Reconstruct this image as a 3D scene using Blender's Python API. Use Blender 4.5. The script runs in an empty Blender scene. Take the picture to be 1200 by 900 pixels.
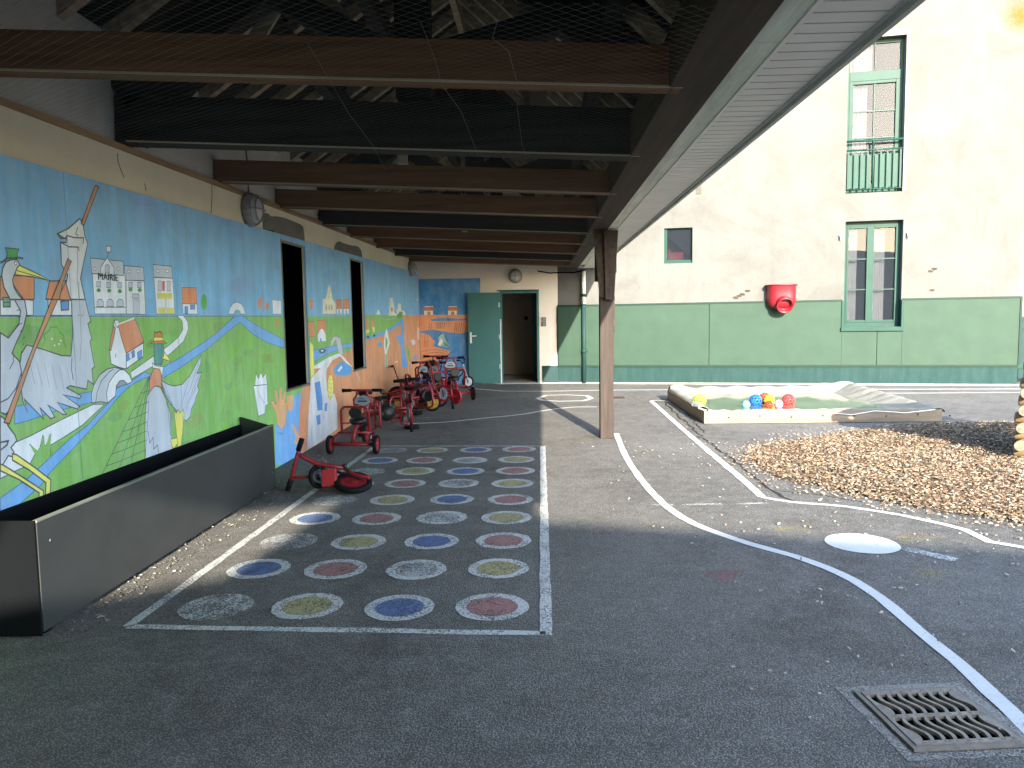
import bpy, bmesh, math, random
from mathutils import Vector, Matrix
random.seed(7)
S = bpy.context.scene
COL = S.collection
# ---------------------------------------------------------------- camera model
F, CX, CY, HC = 901.0, 600.0, 450.0, 1.5
ROLL = 0.0144
_c, _s = math.cos(ROLL), math.sin(ROLL)
def _pre(x, y, p):
    X = x*_c + y*_s; Y = -x*_s + y*_c
    return Vector((X, F*math.cos(p) - Y*math.sin(p), F*math.sin(p) + Y*math.cos(p)))
_yr = -(634-CX)*_s + (CY-370)*_c
PITCH = -math.atan2(_yr, F)
_d = _pre(634-CX, CY-370, PITCH)
YAW = math.atan2(_d.x, _d.y)
RZ = Matrix.Rotation(YAW, 3, 'Z')
def ray(px, py): return RZ @ _pre(px-CX, CY-py, PITCH)
EYE = Vector((0, 0, HC))
def onz(px, py, z=0.0): d = ray(px, py); return EYE + d*((z-HC)/d.z)
def onx(px, py, x): d = ray(px, py); return EYE + d*(x/d.x)
def ony(px, py, y): d = ray(px, py); return EYE + d*(y/d.y)
# ---------------------------------------------------------------- object helpers
def put(o, parent=None):
    COL.objects.link(o)
    if parent: o.parent = parent
    return o
def tag(o, label=None, cat=None, group=None, kind=None):
    if label: o['label'] = label
    if cat: o['category'] = cat
    if group: o['group'] = group
    if kind: o['kind'] = kind
    return o
def empty(name, loc=(0,0,0), rz=0.0, label=None, cat=None, group=None):
    o = bpy.data.objects.new(name, None); o.location = loc; o.rotation_euler = (0,0,rz)
    o.empty_display_size = .1
    COL.objects.link(o); tag(o, label, cat, group); return o
class MB:
    def __init__(s): s.v = []; s.f = []; s.m = []; s.sm = []; s.mats = []; s.cols = []
    def mi(s, mat):
        if mat is None: return 0
        if mat not in s.mats: s.mats.append(mat)
        return s.mats.index(mat)
    def add(s, vs, fs, mat=None, smooth=False, col=None):
        b = len(s.v); s.v += [tuple(v) for v in vs]; k = s.mi(mat)
        for f in fs: s.f.append([b+i for i in f]); s.m.append(k); s.sm.append(smooth); s.cols.append(col)
        return s
    def box(s, lo, hi, mat=None, M=None, col=None, taper=None):
        x0,y0,z0 = lo; x1,y1,z1 = hi
        vs = [Vector(p) for p in ((x0,y0,z0),(x1,y0,z0),(x1,y1,z0),(x0,y1,z0),(x0,y0,z1),(x1,y0,z1),(x1,y1,z1),(x0,y1,z1))]
        if M: vs = [M @ v for v in vs]
        return s.add(vs, [(0,3,2,1),(4,5,6,7),(0,1,5,4),(1,2,6,5),(2,3,7,6),(3,0,4,7)], mat, col=col)
    def beam(s, a, b, w, h, mat=None, up=Vector((0,0,1))):
        a = Vector(a); b = Vector(b); d = (b-a).normalized()
        if abs(d.dot(up)) > .98: up = Vector((0,1,0))
        r = d.cross(up).normalized()*w/2; u = r.cross(d).normalized()*h/2
        vs = [a-r-u,a+r-u,a+r+u,a-r+u,b-r-u,b+r-u,b+r+u,b-r+u]
        return s.add(vs, [(0,3,2,1),(4,5,6,7),(0,1,5,4),(1,2,6,5),(2,3,7,6),(3,0,4,7)], mat)
    def tube(s, pts, r, n=8, mat=None, cap=True, smooth=True, closed=False):
        pts = [Vector(p) for p in pts]; N = len(pts); rs = r if isinstance(r, (list,tuple)) else [r]*N
        rings = []; prev = None
        for i, p in enumerate(pts):
            if closed: d = pts[(i+1)%N]-pts[i-1]
            else: d = pts[min(i+1,N-1)]-pts[max(i-1,0)]
            d.normalize()
            if prev is None:
                u = d.orthogonal().normalized()
            else:
                u = prev - d*prev.dot(d)
                u = u.normalized() if u.length > 1e-6 else d.orthogonal().normalized()
            prev = u; w = d.cross(u)
            rings.append([p + (u*math.cos(2*math.pi*k/n) + w*math.sin(2*math.pi*k/n))*rs[i] for k in range(n)])
        vs = [v for R in rings for v in R]; fs = []
        for i in range(N if closed else N-1):
            j = (i+1) % N
            for k in range(n): fs.append((i*n+k, i*n+(k+1)%n, j*n+(k+1)%n, j*n+k))
        s.add(vs, fs, mat, smooth)
        if cap and not closed:
            b = len(s.v)-len(vs); k = s.mi(mat)
            for ring in (list(range(n))[::-1], [(N-1)*n+q for q in range(n)]):
                s.f.append([b+i for i in ring]); s.m.append(k); s.sm.append(False); s.cols.append(None)
        return s
    def lathe(s, prof, axis_o, axis, n=24, mat=None, smooth=True):
        # prof: list of (r, t) along the axis
        o = Vector(axis_o); d = Vector(axis).normalized(); u = d.orthogonal().normalized(); w = d.cross(u)
        vs = []
        for r, t in prof:
            for k in range(n):
                a = 2*math.pi*k/n; vs.append(o + d*t + (u*math.cos(a)+w*math.sin(a))*max(r,1e-4))
        fs = []
        for i in range(len(prof)-1):
            for k in range(n): fs.append((i*n+k, i*n+(k+1)%n, (i+1)*n+(k+1)%n, (i+1)*n+k))
        return s.add(vs, fs, mat, smooth)
    def prism(s, pts, ext, mat=None, col=None):
        # pts planar polygon (3-D), extruded by vector ext
        ext = Vector(ext); n = len(pts); P = [Vector(p) for p in pts]; Q = [p+ext for p in P]
        fs = [tuple(range(n))[::-1], tuple(range(n, 2*n))] + [(i,(i+1)%n,n+(i+1)%n,n+i) for i in range(n)]
        return s.add(P+Q, fs, mat, col=col)
    def build(s, name, mat=None, parent=None, bevel=0, label=None, fix=True):
        me = bpy.data.meshes.new(name); me.from_pydata(s.v, [], s.f)
        for m in (s.mats or [mat]): me.materials.append(m)
        if s.mats: me.polygons.foreach_set('material_index', s.m)
        me.polygons.foreach_set('use_smooth', s.sm)
        if any(c is not None for c in s.cols):
            ca = me.color_attributes.new('Col', 'BYTE_COLOR', 'CORNER')
            for p in me.polygons:
                c = s.cols[p.index] or (.5,.5,.5)
                for li in p.loop_indices: ca.data[li].color_srgb = (c[0],c[1],c[2],1)
        me.validate(); me.update()
        if fix:
            bm = bmesh.new(); bm.from_mesh(me); bmesh.ops.recalc_face_normals(bm, faces=bm.faces); bm.to_mesh(me); bm.free()
        o = bpy.data.objects.new(name, me); put(o, parent)
        if bevel:
            b = o.modifiers.new('bevel', 'BEVEL'); b.width = bevel; b.segments = 2; b.limit_method = 'ANGLE'
        if label: o['label'] = label
        return o
def kids(o): return [c for c in COL.objects if c.parent == o]
def copy_tree(o, parent=None):
    c = o.copy(); COL.objects.link(c)
    if parent: c.parent = parent
    for ch in kids(o): copy_tree(ch, c)
    return c
# ---------------------------------------------------------------- materials
def srgb(r, g, b):
    f = lambda c: c/12.92 if c <= .04045 else ((c+.055)/1.055)**2.4
    return (f(r/255), f(g/255), f(b/255), 1)
class NT:
    def __init__(s, name):
        s.mat = bpy.data.materials.new(name); s.mat.use_nodes = True; s.t = s.mat.node_tree; s.t.nodes.clear()
        s.out = s.n('ShaderNodeOutputMaterial'); s.b = s.n('ShaderNodeBsdfPrincipled')
        s.l(s.b, 0, s.out, 0); s.co = None
    def n(s, ty, **kw):
        n = s.t.nodes.new(ty)
        for k, v in kw.items(): setattr(n, k, v)
        return n
    def l(s, a, i, b, j): s.t.links.new(a.outputs[i], b.inputs[j])
    def coord(s, kind='Object', scale=(1,1,1)):
        c = s.n('ShaderNodeTexCoord'); m = s.n('ShaderNodeMapping'); m.inputs['Scale'].default_value = scale
        s.l(c, kind, m, 0); return m
    def noise(s, scale, detail=4, rough=.55, vec=None, dist=0):
        n = s.n('ShaderNodeTexNoise'); n.inputs['Scale'].default_value = scale; n.inputs['Detail'].default_value = detail
        n.inputs['Roughness'].default_value = rough; n.inputs['Distortion'].default_value = dist
        s.l(vec or s.coord(), 0, n, 'Vector'); return n
    def ramp(s, src, a, b, ca=(0,0,0,1), cb=(1,1,1,1), out=0):
        r = s.n('ShaderNodeValToRGB'); e = r.color_ramp.elements
        e[0].position = a; e[1].position = b; e[0].color = ca; e[1].color = cb
        s.l(src, out, r, 0); return r
    def mix(s, fac, A, B, mode='MIX'):
        m = s.n('ShaderNodeMix', data_type='RGBA', blend_type=mode)
        for key, v in ((0, fac), (6, A), (7, B)):
            if isinstance(v, tuple): m.inputs[key].default_value = v
            elif isinstance(v, (int, float)): m.inputs[key].default_value = v
            elif isinstance(v, list): s.l(v[0], v[1], m, key)
            else: s.l(v, 0 if v.bl_idname != 'ShaderNodeMix' else 2, m, key)
        return m
    def base(s, m): s.l(m, 2 if m.bl_idname == 'ShaderNodeMix' else 0, s.b, 'Base Color')
    def bump(s, src, strength=.3, dist=.01, out=0):
        b = s.n('ShaderNodeBump'); b.inputs['Strength'].default_value = strength; b.inputs['Distance'].default_value = dist
        s.l(src, out, b, 'Height'); s.l(b, 0, s.b, 'Normal'); return b
    def rough(s, v): s.b.inputs['Roughness'].default_value = v; return s
def simple(name, c, rough=.6, var=.25, scale=6, metal=0, bump=.1, bscale=60, spec=.15, grain=None):
    t = NT(name); v = t.coord('Object', grain or (1,1,1))
    n = t.noise(scale, 6, .6, v); r = t.ramp(n, .3, .7)
    d = tuple(x*(1-var) for x in c[:3])+(1,); h = tuple(min(1, x*(1+var*.5)) for x in c[:3])+(1,)
    t.base(t.mix(r, d, h)); t.rough(rough); t.b.inputs['Metallic'].default_value = metal
    t.b.inputs['Specular IOR Level'].default_value = spec
    if bump: t.bump(t.noise(bscale, 4, .6, v), bump, .004)
    return t.mat
# ---------------------------------------------------------------- base materials
def asphalt():
    t = NT('asphalt'); v = t.coord()
    big = t.noise(.32, 6, .62, v, .5); mid = t.noise(7, 5, .65, v); fine = t.noise(170, 3, .75, v); ag = t.n('ShaderNodeTexVoronoi'); ag.inputs['Scale'].default_value = 125
    t.l(v, 0, ag, 'Vector')
    a = t.mix(t.ramp(big, .36, .64), (.275,.262,.236,1), (.45,.423,.372,1))
    b = t.mix([t.ramp(mid, .42, .75), 0], a, (.46,.44,.405,1))
    # aggregate: dark binder between paler stones
    st = t.ramp(ag, .0, .5, (1.45,1.42,1.36,1), (.42,.42,.43,1))
    c = t.mix(1.0, b, [st, 0], 'MULTIPLY')
    sp = t.ramp(fine, .58, .72, (.60,.60,.61,1), (2.2,2.15,2.05,1))
    d = t.mix(.55, [c, 2], [sp, 0], 'MULTIPLY')
    # damp-looking dark stains
    stn = t.ramp(t.noise(.9, 7, .72, v, .9), .50, .74, (1,1,1,1), (.66,.63,.61,1))
    e = t.mix(1.0, [d, 2], [stn, 0], 'MULTIPLY')
    t.base(e); t.rough(.9); t.b.inputs['Specular IOR Level'].default_value=.2
    m = t.n('ShaderNodeMath', operation='ADD'); t.l(ag, 0, m, 0); t.l(fine, 0, m, 1)
    t.bump(m, 1.0, .008)
    return t.mat
M_ASPH = asphalt()
def paint(name, c, keep=.55, speck=150, keep2=.5):
    t = NT(name); v = t.coord()
    n1 = t.noise(speck, 3, .7, v); n2 = t.noise(5, 5, .7, v)
    ad = t.n('ShaderNodeMath', operation='MULTIPLY_ADD'); t.l(n2, 0, ad, 0); ad.inputs[1].default_value = keep2; t.l(n1, 0, ad, 2)
    r = t.ramp(ad, keep-.07+.25, keep+.07+.25, (1,1,1,1), (0,0,0,1))
    t.base(t.mix(t.ramp(n2, .3, .7), tuple(x*.82 for x in c[:3])+(1,), c)); t.rough(.75)
    tr = t.n('ShaderNodeBsdfTransparent'); mx = t.n('ShaderNodeMixShader')
    t.l(r, 0, mx, 0); t.l(tr, 0, mx, 1); t.l(t.b, 0, mx, 2); t.l(mx, 0, t.out, 0)
    t.bump(n1, .5, .004)
    return t.mat
P_WHITE = paint('road_paint_white', (.58,.585,.57,1), .68)
P_WORN = paint('worn_paint_white', (.60,.60,.58,1), .56, 110)
P_FAINT = paint('faint_paint_white', (.55,.55,.53,1), .485, 110)
P_FILLW = paint('worn_fill_white', (.50,.50,.49,1), .52, 110)
P_BLUE = paint('worn_fill_blue', (.12,.17,.33,1), .58, 110)
P_RED = paint('worn_fill_red', (.36,.18,.165,1), .58, 110)
P_YEL = paint('worn_fill_yellow', (.42,.36,.18,1), .57, 110)
P_YELF = paint('faint_yellow', (.46,.37,.10,1), .42)
P_REDF = paint('faint_red', (.42,.12,.12,1), .43)
def cement(name, hi, lo, stain=(.30,.28,.24,1), streak=True, lichen=None, amt=1.0):
    t = NT(name); v = t.coord()
    n = t.noise(1.1, 8, .65, v, .3)
    a = t.mix(t.ramp(n, .38, .66), lo, hi)
    if streak:
        vs = t.coord('Object', (2.6, 2.6, .25)); n2 = t.noise(1.6, 6, .7, vs)
        f = t.ramp(n2, .52, .82, (0,0,0,1), (amt*.45,amt*.45,amt*.45,1)); a = t.mix([f,0], [a,2], stain)
    if amt>.9:
        n7 = t.noise(.8, 9, .72, v, .7); f7 = t.ramp(n7, .46, .72, (0,0,0,1), (.75,.75,.75,1)); a = t.mix([f7,0], [a,2], stain)
        n8 = t.noise(2.6, 8, .75, v, 1.0); f8 = t.ramp(n8, .55, .75, (0,0,0,1), (.5,.5,.5,1)); a = t.mix([f8,0], [a,2], stain)
    n3 = t.noise(9, 6, .7, v, .8); f3 = t.ramp(n3, .60, .78, (0,0,0,1), (.6*amt,)*3+(1,)); a = t.mix([f3,0], [a,2], stain)
    if lichen:
        c = t.n('ShaderNodeTexCoord'); vm = t.n('ShaderNodeVectorMath', operation='DISTANCE'); t.l(c, 'Object', vm, 0); vm.inputs[1].default_value = lichen
        r = t.ramp(vm, 0, .75, (1,1,1,1), (0,0,0,1), out='Value'); k = t.noise(11, 9, .9, v)
        mm = t.n('ShaderNodeMath', operation='MULTIPLY'); t.l(r, 0, mm, 0); t.l(k, 0, mm, 1)
        rr = t.ramp(mm, .24, .46); a = t.mix([rr,0], [a,2], (.125,.080,.022,1))
    t.b.inputs['Specular IOR Level'].default_value=.08; t.base(a); t.rough(.95); t.bump(t.noise(26, 8, .7, v), .45, .012)
    return t.mat
def wood(name, c, var=.4, axis=0, rough=.8, ring=14, bump=.3):
    sc = [14.,14.,14.]; sc[axis] = .9
    t = NT(name); v = t.coord('Object', tuple(sc)); n = t.noise(1.2, 7, .65, v, .5)
    d = tuple(x*(1-var) for x in c[:3])+(1,); h = tuple(x*(1+var*.5) for x in c[:3])+(1,)
    a = t.mix(t.ramp(n, .32, .68), d, h)
    k = t.noise(2.2, 4, .6, t.coord()); f = t.ramp(k, .55, .8, (0,0,0,1), (.5,.5,.5,1))
    a = t.mix([f,0], [a,2], tuple(x*.6 for x in c[:3])+(1,))
    t.b.inputs['Specular IOR Level'].default_value=.15; t.base(a); t.rough(rough); t.bump(n, bump, .006); return t.mat
M_CREAM = cement('cream_render', (.80,.71,.52,1), (.72,.63,.45,1), (.46,.40,.29,1), amt=.35)
M_UPPER = cement('rough_render', (.62,.60,.55,1), (.52,.50,.45,1), (.36,.34,.3,1), amt=.5)
M_ENDWALL = cement('pale_render', (.72,.64,.54,1), (.66,.585,.49,1), (.42,.36,.28,1), amt=.2)
M_GREYCEM = cement('raw_cement', (.24,.225,.19,1), (.17,.16,.135,1), (.12,.11,.09,1), streak=False)
W_BROWN = wood('brown_timber', (.19,.092,.045,1), .4, 0)
W_DARK = wood('tarred_timber', (.030,.029,.028,1), .5, 0)
W_DARKV = wood('tarred_timber_up', (.020,.018,.018,1), .5, 2)
W_PLATE = wood('plate_timber', (.062,.044,.034,1), .4, 1)
W_POST = wood('weathered_post', (.055,.042,.036,1), .35, 2, ring=20)
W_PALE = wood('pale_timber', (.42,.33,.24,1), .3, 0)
W_RAFT = wood('rafter_timber', (.42,.32,.23,1), .4, 1)
W_SILL = wood('sill_timber', (.34,.22,.12,1), .4, 1)
W_BOX = wood('sandpit_timber', (.25,.20,.145,1), .28, 0)
W_BOXY = wood('sandpit_timber_side', (.33,.255,.18,1), .35, 1)
W_LOG = wood('log_timber', (.22,.155,.08,1), .35, 0)
W_LOGY = wood('log_timber_cross', (.22,.155,.08,1), .35, 1)
W_LOGEND = simple('log_cut', (.26,.22,.155,1), .8, .35, 25)
M_SLATE = simple('dark_slate', (.022,.021,.022,1), .8, .4, 8)
M_CREAMWOOD = wood('cream_board', (.72,.74,.62,1), .25, 1)
M_PVC = simple('grey_cladding', (.82,.77,.72,1), .45, .08, 3, bump=0)
M_PVCD = simple('cladding_groove', (.10,.10,.09,1), .7, .1, bump=0)
M_GUT = simple('gutter_grey', (.42,.42,.40,1), .4, .15, 3, bump=0)
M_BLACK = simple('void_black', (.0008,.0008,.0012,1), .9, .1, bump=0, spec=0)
M_TEAL = simple('teal_band', (.016,.042,.041,1), .6, .18, 2.2, bump=.15)
M_TEALD = simple('teal_door', (.055,.15,.14,1), .5, .12, 2, bump=.1)
M_TEALF = simple('teal_frame', (.012,.048,.036,1), .45, .15, 4, bump=.05)
M_GREEN = simple('green_panel', (.030,.058,.040,1), .6, .12, 2.5, bump=.08)
M_GREEND = simple('green_trim', (.013,.032,.024,1), .55, .1, 4, bump=0)
M_STEEL = simple('steel', (.45,.45,.44,1), .35, .2, 9, metal=.8, bump=0)
M_LAMPG = simple('lamp_cage', (.28,.27,.24,1), .5, .3, 20, metal=.2, bump=0)
M_WHITEP = simple('white_plastic', (.70,.69,.66,1), .45, .05, bump=0)
M_NET = simple('net_cord', (.16,.15,.14,1), .8, .1, bump=0)
# ---------------------------------------------------------------- ground
XW = -2.70                      # face of the mural panels
YB = 17.0
# street grate position
gc = [onz(*p, .0) for p in ((1014,814),(1121,812),(1195,872),(1067,878))]
gO = gc[3]; gU = (gc[2]-gc[3]); gV = (gc[0]-gc[3]); gW = .5*(gU.length+(gc[1]-gc[0]).length); gH = .5*(gV.length+(gc[1]-gc[2]).length)
gcen = sum(gc, Vector())/4; gang = math.atan2(gU.y, gU.x)
gM = Matrix.Translation(gcen) @ Matrix.Rotation(gang, 4, 'Z')
hole = [gM @ Vector(p) for p in ((-gW/2+.02,-gH/2+.02,0),(gW/2-.02,-gH/2+.02,0),(gW/2-.02,gH/2-.02,0),(-gW/2+.02,gH/2-.02,0))]
ob = [Vector(p) for p in ((-400,-400,0),(400,-400,0),(400,400,0),(-400,400,0))]
g = MB(); g.add(ob+hole, [(0,1,5,4),(1,2,6,5),(2,3,7,6),(3,0,4,7)])
GROUND = g.build('ground', M_ASPH, fix=False); tag(GROUND, kind='structure')
# paint thickness levels
Z1, Z2, Z3 = .004, .008, .012
def gpoly(name, pts, z, mat, label=None):
    m = MB(); m.add([Vector((p[0],p[1],z)) for p in pts], [tuple(range(len(pts)))])
    o = m.build(name, mat, GROUND, fix=False, label=label)
    if o.data.polygons[0].normal.z < 0: o.data.flip_normals()
    return o
def ribbon2(pts, w, jit=0, closed=False):
    P = [Vector((p[0],p[1])) for p in pts]; L=[]; R=[]; n=len(P)
    for i,p in enumerate(P):
        a = P[i-1] if (i>0 or closed) else None; b = P[(i+1)%n] if (i<n-1 or closed) else None
        d1 = (p-a).normalized() if a is not None else None; d2 = (b-p).normalized() if b is not None else None
        d = ((d1 if d1 is not None else d2)+(d2 if d2 is not None else d1))
        d = d.normalized() if d.length>1e-6 else (d1 if d1 is not None else d2)
        nn = Vector((-d.y,d.x)); k = 1.0
        if d1 is not None: k = 1/max(.35, abs(nn.dot(Vector((-d1.y,d1.x)))))
        ww = (w(i/(n-1)) if callable(w) else w)/2*k
        L.append(p+nn*(ww+random.uniform(-jit,jit))); R.append(p-nn*(ww+random.uniform(-jit,jit)))
    return L,R
def gline(name, pts, w, mat, z=Z1, closed=False, jit=.004, sub=.12, label=None, smooth=True):
    P = [Vector((p[0],p[1])) for p in pts]; Q=[]
    m_ = len(P) if closed else len(P)-1
    for i in range(m_):
        p0 = P[(i-1)%len(P)] if (closed or i>0) else P[0]*2-P[1]; p1=P[i]; p2=P[(i+1)%len(P)]
        p3 = P[(i+2)%len(P)] if (closed or i+2<len(P)) else P[-1]*2-P[-2]
        k = max(1,int((p2-p1).length/sub))
        for j in range(k):
            t=j/k
            if smooth: q = .5*((2*p1)+(p2-p0)*t+(2*p0-5*p1+4*p2-p3)*t*t+(3*p1-p0-3*p2+p3)*t**3)
            else: q = p1.lerp(p2,t)
            Q.append(q)
    if not closed: Q.append(P[-1])
    L,R = ribbon2(Q,w,jit,closed); n=len(Q); m=MB()
    vs=[Vector((p.x,p.y,z)) for p in L]+[Vector((p.x,p.y,z)) for p in R]
    fs=[(i,n+i,n+(i+1)%n,(i+1)%n) for i in range(n if closed else n-1)]
    m.add(vs,fs); o=m.build(name,mat,GROUND,fix=False,label=label)
    for p in o.data.polygons:
        if p.normal.z<0: p.flip()
    return o
# game grid of painted circles
NL, NR, FR, FL = onz(150,735), onz(640,743), onz(636,523), onz(440,523)
gline('painted_border', [NL,NR], .055, P_WORN, smooth=False)
gline('painted_border', [NR+Vector((0,-.02,0)),FR], .060, P_WORN, smooth=False)
gline('painted_border', [FR+Vector((-.03,0,0)),FL], .045, P_WORN, smooth=False)
gline('painted_border', [FL,NL], .055, P_WORN, smooth=False)
rows = [((253,708),(571,711.5)),((300,663),(577,667)),((335,633.5),(580.5,634.5)),((363,605.5),(584,607)),((389,586),(587,585.5)),((413,567),(592,566.5)),((422,552),(597,552)),((440,539.5),(602,539)),((455,527.5),(606,527))]
colsq = [['w','y','b','r'],['b','r','w','y'],['w','y','b','r'],['b','r','w','y']]
cn = dict(w='worn white', y='yellow', b='blue', r='pale red'); cm = dict(w=P_FILLW,y=P_YEL,b=P_BLUE,r=P_RED)
colx = [-1.72,-1.245,-.755,-.27]
for i,(a,b) in enumerate(rows):
    yy = onz(*b).y
    for j in range(4):
        k = colsq[i%4][j]
        c = Vector((colx[j]+.005*math.sin(i*3+j), yy+.012*math.sin(i+j*2.1), 0)); 
        R = .186+random.uniform(-.006,.006); n=48
        wob=[random.uniform(-.004,.004) for _ in range(n)]
        ro = R
        ri = R*.70
        # ring
        m=MB(); vs=[]
        for rr,w2 in ((ro,1),(ri,.7)):
            for q in range(n):
                an=2*math.pi*q/n; r_=rr+wob[q]*w2; vs.append((c.x+r_*math.cos(an),c.y+r_*math.sin(an),Z1))
        m.add(vs,[(q,(q+1)%n,n+(q+1)%n,n+q) for q in range(n)])
        ring=m.build('painted_circle', P_WORN if k!='w' else (P_FAINT if j==0 else P_WORN), GROUND, fix=False)
        for p in ring.data.polygons:
            if p.normal.z<0: p.flip()
        mm=MB(); mm.add([(c.x+(ri*.985+wob[q]*.7)*math.cos(2*math.pi*q/n),c.y+(ri*.985+wob[q]*.7)*math.sin(2*math.pi*q/n),Z1+.001) for q in range(n)],[tuple(range(n))])
        f = mm.build('painted_centre', cm[k] if not (k=='w' and j==0) else P_FAINT, ring, fix=False)
        ring['label'] = cn[k]+' painted circle'
# long white guide lines
W=lambda a: [onz(*p) for p in a]
gline('painted_guide_line', W([(722,508),(735,538),(762,575),(800,607),(860,632),(930,652),(985,673),(1030,700),(1075,738),(1120,775),(1160,812),(1203,852)])+[Vector((1.72,2.45,0)),Vector((1.85,1.5,0))], .068, P_WHITE, label='white guide line curving past the post towards the grate')
gline('painted_guide_line', W([(763,470),(800,503),(840,537),(870,562),(893,583)]), .072, P_WHITE, smooth=True)
gline('painted_guide_line', W([(893,583),(930,589),(990,594),(1060,605),(1130,621),(1205,643)])+[Vector((4.6,4.4,0))], .062, P_WHITE)
gline('painted_guide_line', W([(763,470),(770,469.5),(785,471)]), .07, P_WHITE, z=Z2)
gline('painted_guide_line', W([(473,497),(520,495),(560,491),(610,486),(640,481),(670,477.5),(700,477)]), .07, P_WHITE)
gline('painted_loop', W([(630,467),(640,463.5),(664,462.8),(688,464),(693,467),(684,469.8),(655,470.4),(636,469.3)]), .09, P_WHITE, closed=True, sub=.3)
gline('painted_guide_line', W([(553,455.5),(590,458.5),(640,458.7),(700,457.5),(780,457),(1000,456.5),(1195,456)]), .10, P_WHITE, sub=.5)
gline('painted_guide_line', W([(1000,461),(1090,460.8),(1200,460)])+[Vector((13,13.7,0))], .09, P_WHITE, sub=.5)
for a,b in (((763,592),(790,592)),((800,592),(846,591)),((862,591),(900,590)),((490,478),(510,479)),((480,484),(512,484.5)),((488,490),(520,489.5))):
    gline('faint_dash', [onz(*a),onz(*b)], .045, P_FAINT, smooth=False)
def blob(name,cx,cy,rx,mat,ry=None,n=40,wob=.06,z=Z1,label=None,par=None):
    c=onz(cx,cy); ry=ry or rx
    ph=[random.uniform(0,6.28) for _ in range(4)]
    pts=[]
    for q in range(n):
        a=2*math.pi*q/n; r=1+wob*(math.sin(2*a+ph[0])+math.sin(3*a+ph[1])*.7+math.sin(7*a+ph[2])*.5)
        pts.append((c.x+rx*r*math.cos(a),c.y+ry*r*math.sin(a)))
    return gpoly(name,pts,z,mat,label)
blob('painted_disc',1010,637,.225,P_WHITE,wob=.012,label='white painted disc')
blob('yellow_paint_smear',930,620,.14,P_YELF,.07,wob=.2,label='faded yellow smear')
blob('yellow_paint_smear',1072,631,.13,P_YELF,.08,wob=.2)
blob('yellow_paint_smear',1090,672,.10,P_YELF,.06,wob=.25)
blob('red_paint_smear',849,674,.10,P_REDF,.09,wob=.25,label='faded red paint splash')
gline('faint_dash', W([(1058,643),(1085,649),(1120,657)]), .09, P_FAINT)
# moss at the post foot
blob('moss_patch',688,512,.14,paint('moss',(.16,.19,.06,1),.45),.05,wob=.15)
# ---------------------------------------------------------------- street grate
def make_grate(Wd, Hd, name, label, M):
    root = empty(name, label=label, cat='drain grate'); root.matrix_world = M
    mt = simple('cast_iron', (.26,.225,.185,1), .65, .35, 30, metal=.3, bump=.4, bscale=200)
    pl = MB(); t0,t1 = .002,.016; b=.022; nb=8; gap=.027; rowh=(Hd-3*b)/2
    pl.box((-Wd/2,-Hd/2,t0),(Wd/2,-Hd/2+b,t1)); pl.box((-Wd/2,Hd/2-b,t0),(Wd/2,Hd/2,t1)); 
    pl.box((-Wd/2,-b/2,t0+.0005),(Wd/2,b/2,t1+.0005))
    iw = Wd-2*b; pitch = iw/nb; ns=10
    for r in range(2):
        y0 = -Hd/2+b if r==0 else b/2
        for i in range(nb+1):
            lo = -Wd/2 + (0 if i==0 else b+ (i-.5)*pitch + gap/2); hi = Wd/2 if i==nb else -Wd/2+b+(i+.5)*pitch-gap/2
            vs=[]
            for k in range(ns+1):
                tt=k/ns; y=y0+tt*rowh; wv = .012*math.sin(2*math.pi*(tt))+ (.5-tt)*.016
                l = lo+(0 if i==0 else wv); h = hi+(0 if i==nb else wv)
                vs += [(l,y,t0),(h,y,t0),(h,y,t1-.001),(l,y,t1-.001)]
            fs=[(0,1,2,3)]
            for k in range(ns):
                a=4*k; c=a+4; fs += [(a+3,a+2,c+2,c+3),(a,a+3,c+3,c),(a+1,c+1,c+2,a+2)]
            fs.append((4*ns+3,4*ns+2,4*ns+1,4*ns))
            pl.add(vs,fs)
    # raised anti-slip studs
    for i in range(18):
        for j in range(9):
            x=-Wd/2+.015+i*(Wd-.03)/17; y=-Hd/2+.012+j*(Hd-.024)/8
            if (i+j)%2 and (abs(y)<b/2 or abs(y)>Hd/2-b): pl.box((x-.006,y-.003,t1-.0004),(x+.006,y+.003,t1+.003))
    pl.build('grating', mt, root)
    fr=MB(); e=.02
    for lo,hi in (((-Wd/2-e,-Hd/2-e,.001),(Wd/2+e,-Hd/2-.002,.012)),((-Wd/2-e,Hd/2+.002,.001),(Wd/2+e,Hd/2+e,.012)),((-Wd/2-e,-Hd/2-.002,.001),(-Wd/2-.002,Hd/2+.002,.0115)),((Wd/2+.002,-Hd/2-.002,.001),(Wd/2+e,Hd/2+.002,.0115))): fr.box(lo,hi)
    fr.build('grate_frame', simple('grate_frame',(.20,.18,.155,1),.75,.3,20,bump=.4), root)
    pit=MB(); a=Wd/2-.021; c=Hd/2-.021
    pit.add([(-a,-c,0),(a,-c,0),(a,c,0),(-a,c,0),(-a,-c,-.5),(a,-c,-.5),(a,c,-.5),(-a,c,-.5)],[(0,1,5,4),(1,2,6,5),(2,3,7,6),(3,0,4,7),(4,5,6,7)])
    pit.build('pit', M_BLACK, root)
    return root
make_grate(gW,gH,'drain_grate','rusty cast iron drain grate with two rows of wavy slots beside the white line',gM)
# a second, distant gully cover
c2=onz(718,466.5)
root=empty('drain_cover',(c2.x,c2.y,0),0,'small flat drain cover beyond the wooden post','drain cover')
m=MB(); 
for i in range(9): m.box((-.22+i*.05,-.2,.002),(-.19+i*.05,.2,.012))
m.box((-.25,-.24,.001),(.25,-.203,.011)); m.box((-.25,.203,.001),(.25,.24,.011))
m.build('grating', simple('cover_iron',(.10,.085,.07,1),.8,.3,20), root)
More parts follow.
